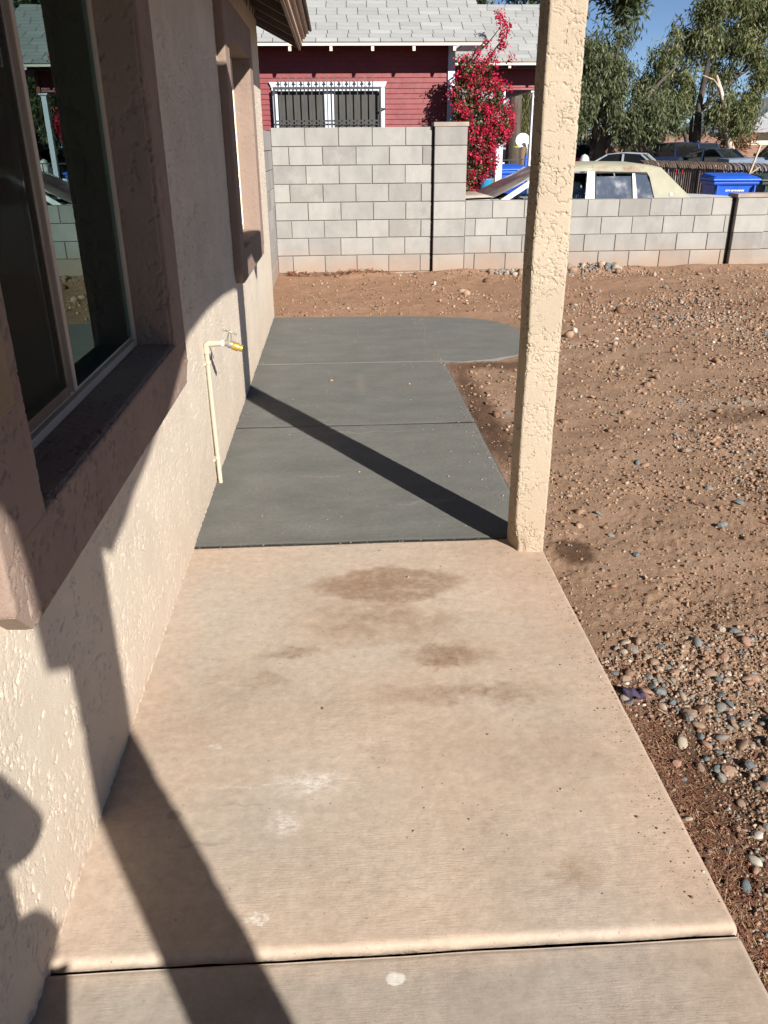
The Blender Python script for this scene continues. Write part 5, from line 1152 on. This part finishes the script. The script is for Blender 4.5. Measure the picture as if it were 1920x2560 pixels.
# ================================================================== the photographer behind the camera (casts the shadow on the wall)
def skin_body(name, joints, edges, mat, parent, root=0, sub=2):
    me = bpy.data.meshes.new(name); me.from_pydata([j[0] for j in joints], edges, [])
    o = bpy.data.objects.new(name, me); COL.objects.link(o); o.parent = parent; me.materials.append(mat)
    o.modifiers.new('skin', 'SKIN')
    if not me.skin_vertices: me.attributes.new('skin', 'SKIN', 'POINT') if False else None
    sv = me.skin_vertices[0].data if me.skin_vertices else None
    if sv:
        for i, j in enumerate(joints):
            r = j[1]; sv[i].radius = (r, r) if not isinstance(r, tuple) else r; sv[i].use_root = (i == root)
    m_ = o.modifiers.new('sub', 'SUBSURF'); m_.levels = sub; m_.render_levels = sub
    bpy.context.view_layer.update(); dg = bpy.context.evaluated_depsgraph_get()
    me2 = bpy.data.meshes.new_from_object(o.evaluated_get(dg)); o.modifiers.clear(); o.data = me2; me2.shade_smooth(); me2.materials.clear(); me2.materials.append(mat)
    return o
ph = empty('person', (.015, -.34, -.01)); tag(ph, 'person in grey shirt holding up a phone, shadow falling on the lower left wall', 'person')
J = [((0, 0, .93), (.15, .11)), ((0, 0, 1.08), (.135, .10)), ((0, .0, 1.26), (.16, .105)), ((0, .0, 1.38), (.12, .08)), ((0, .02, 1.46), (.052, .052)),
     ((-.15, 0, 1.37), .058), ((-.22, .02, 1.16), .042), ((-.06, .20, 1.34), .030), ((.15, 0, 1.36), .058), ((.240, .015, 1.255), .048), ((.055, .20, 1.34), .030),
     ((-.10, 0, .86), .10), ((-.11, .01, .50), .062), ((-.11, 0, .09), .042), ((.10, 0, .86), .10), ((.11, .01, .50), .062), ((.11, 0, .09), .042)]
Ed = [(0, 1), (1, 2), (2, 3), (3, 4), (3, 5), (5, 6), (6, 7), (3, 8), (8, 9), (9, 10), (0, 11), (11, 12), (12, 13), (0, 14), (14, 15), (15, 16)]
skin_body('body', J, Ed, M['skin'], ph)
shirtJ = [((0, 0, .90), (.165, .12)), ((0, 0, 1.10), (.195, .115)), ((0, 0, 1.26), (.185, .12)), ((0, 0, 1.39), (.11, .09)), ((-.15, 0, 1.375), .066), ((-.205, .015, 1.21), .055), ((.15, 0, 1.365), .066), ((.225, .012, 1.28), .062)]
skin_body('shirt', shirtJ, [(0, 1), (1, 2), (2, 3), (3, 4), (4, 5), (3, 6), (6, 7)], M['shirt'], ph)
skin_body('trousers', [((0, 0, .93), (.155, .115)), ((-.10, 0, .84), .108), ((-.11, .01, .50), .075), ((-.11, 0, .10), .062), ((.10, 0, .84), .108), ((.11, .01, .50), .075), ((.11, 0, .10), .062)], [(0, 1), (1, 2), (2, 3), (0, 4), (4, 5), (5, 6)], M['jeans'], ph)
hm = bmesh.new(); bmesh.ops.create_uvsphere(hm, u_segments=20, v_segments=14, radius=1)
for v in hm.verts:
    x, y, z = v.co; jaw = 1-.25*max(0, -z)**1.5; v.co = Vector((x*.073*jaw, .02+y*.092*(1-.1*max(0, -z)), 1.585+z*.115))
    if y > .9 and abs(z+.1) < .35: v.co.y += .012
me = bpy.data.meshes.new('head'); hm.to_mesh(me); hm.free(); me.shade_smooth(); hd_ = link('head', me, M['skin'], ph)
MB().prism([(.108, 1.60), (.138, 1.565), (.108, 1.555)], 0, -.012, .012).build('nose', M['skin'], hd_, bevel=.003)
MB().box(-.024, .024, .098, .108, 1.525, 1.533, .002).build('mouth', plain('lips', (.3, .1, .08), .5), hd_)
for s in (-1, 1):
    MB().lathe([(.001, -.012), (.010, -.006), (.012, 0), (.010, .006), (.001, .012)], (s*.03, .098, 1.597), 10, 1).build('eye', M['print'], hd_, smooth=True)
    MB().lathe([(.001, -.01), (.02, -.006), (.026, 0), (.018, .006), (.001, .01)], (s*.074, .015, 1.585), 10, 0).build('ear', M['skin'], hd_, smooth=True)
hb = bmesh.new(); bmesh.ops.create_uvsphere(hb, u_segments=20, v_segments=12, radius=1)
for v in list(hb.verts):
    if v.co.z < -.1 and v.co.y > -.2 or v.co.z < -.55: hb.verts.remove(v)
    else: v.co = Vector((v.co.x*.083, .012+v.co.y*.100, 1.60+v.co.z*.118))
me = bpy.data.meshes.new('hair'); hb.to_mesh(me); hb.free(); me.shade_smooth(); link('hair', me, M['hair'], hd_)
for s in (-1, 1):
    MB().loft([[(s*.11+x*w_, y, z) for x, z in ((-1, 0), (1, 0), (.8, h), (-.8, h))] for y, w_, h in ((-.10, .035, .06), (-.02, .045, .10), (.08, .045, .07), (.17, .04, .04), (.19, .025, .025))]).build('shoe', M['hair'], ph, bevel=.008)
MB().loft([[(.15+x*q, y*min(1, q), z) for x, y in ((-.10, -.06), (.05, -.05), (.085, 0), (.05, .05), (-.10, .06))] for z, q in ((.925, .35), (.94, .72), (.97, 1.1), (1.01, 1.3), (1.05, 1.2), (1.085, .9), (1.11, .45))]).build('hip_shadow_lump', M['hair'], ph, bevel=.012)  # unseen lump added at the hip to shape the cast shadow's lower bulge
for s, wx in ((-1, -.066), (1, .060)):
    w0 = Vector((wx, .20, 1.34)); bx = -.05+s*.04
    hj = [(tuple(w0), .026), ((wx-s*.012, .235, 1.40), (.016, .034))]; he = [(0, 1)]
    skin_body('palm', hj+[((wx-s*.014, .25, 1.44), (.013, .036))], [(0, 1), (1, 2)], M['skin'], ph, sub=1)
    for k in range(4):
        zf = 1.415+k*.019; Lf = (.9, 1.05, 1.0, .8)[k]; b0 = Vector((wx-s*.012, .255, zf-.015))
        skin_body('finger', [(tuple(b0), .0085), (tuple(b0+Vector((-s*.012*Lf, .028*Lf, .006))), .0082), (tuple(b0+Vector((-s*.034*Lf, .040*Lf, .008))), .0075), (tuple(b0+Vector((-s*.052*Lf, .036*Lf, .008))), .0065)], [(0, 1), (1, 2), (2, 3)], M['skin'], ph, sub=1)
    skin_body('thumb', [((wx-s*.004, .225, 1.41), .011), ((wx-s*.018, .228, 1.445), .0105), ((wx-s*.034, .248, 1.468), .008)], [(0, 1), (1, 2)], M['skin'], ph, sub=1)
pho = MB().box(-.024, .052, -.068, -.060, 1.375, 1.525, .003).build('smartphone', M['phone']); tag(pho, 'thin black smartphone held up sideways by the person taking the picture', 'phone')
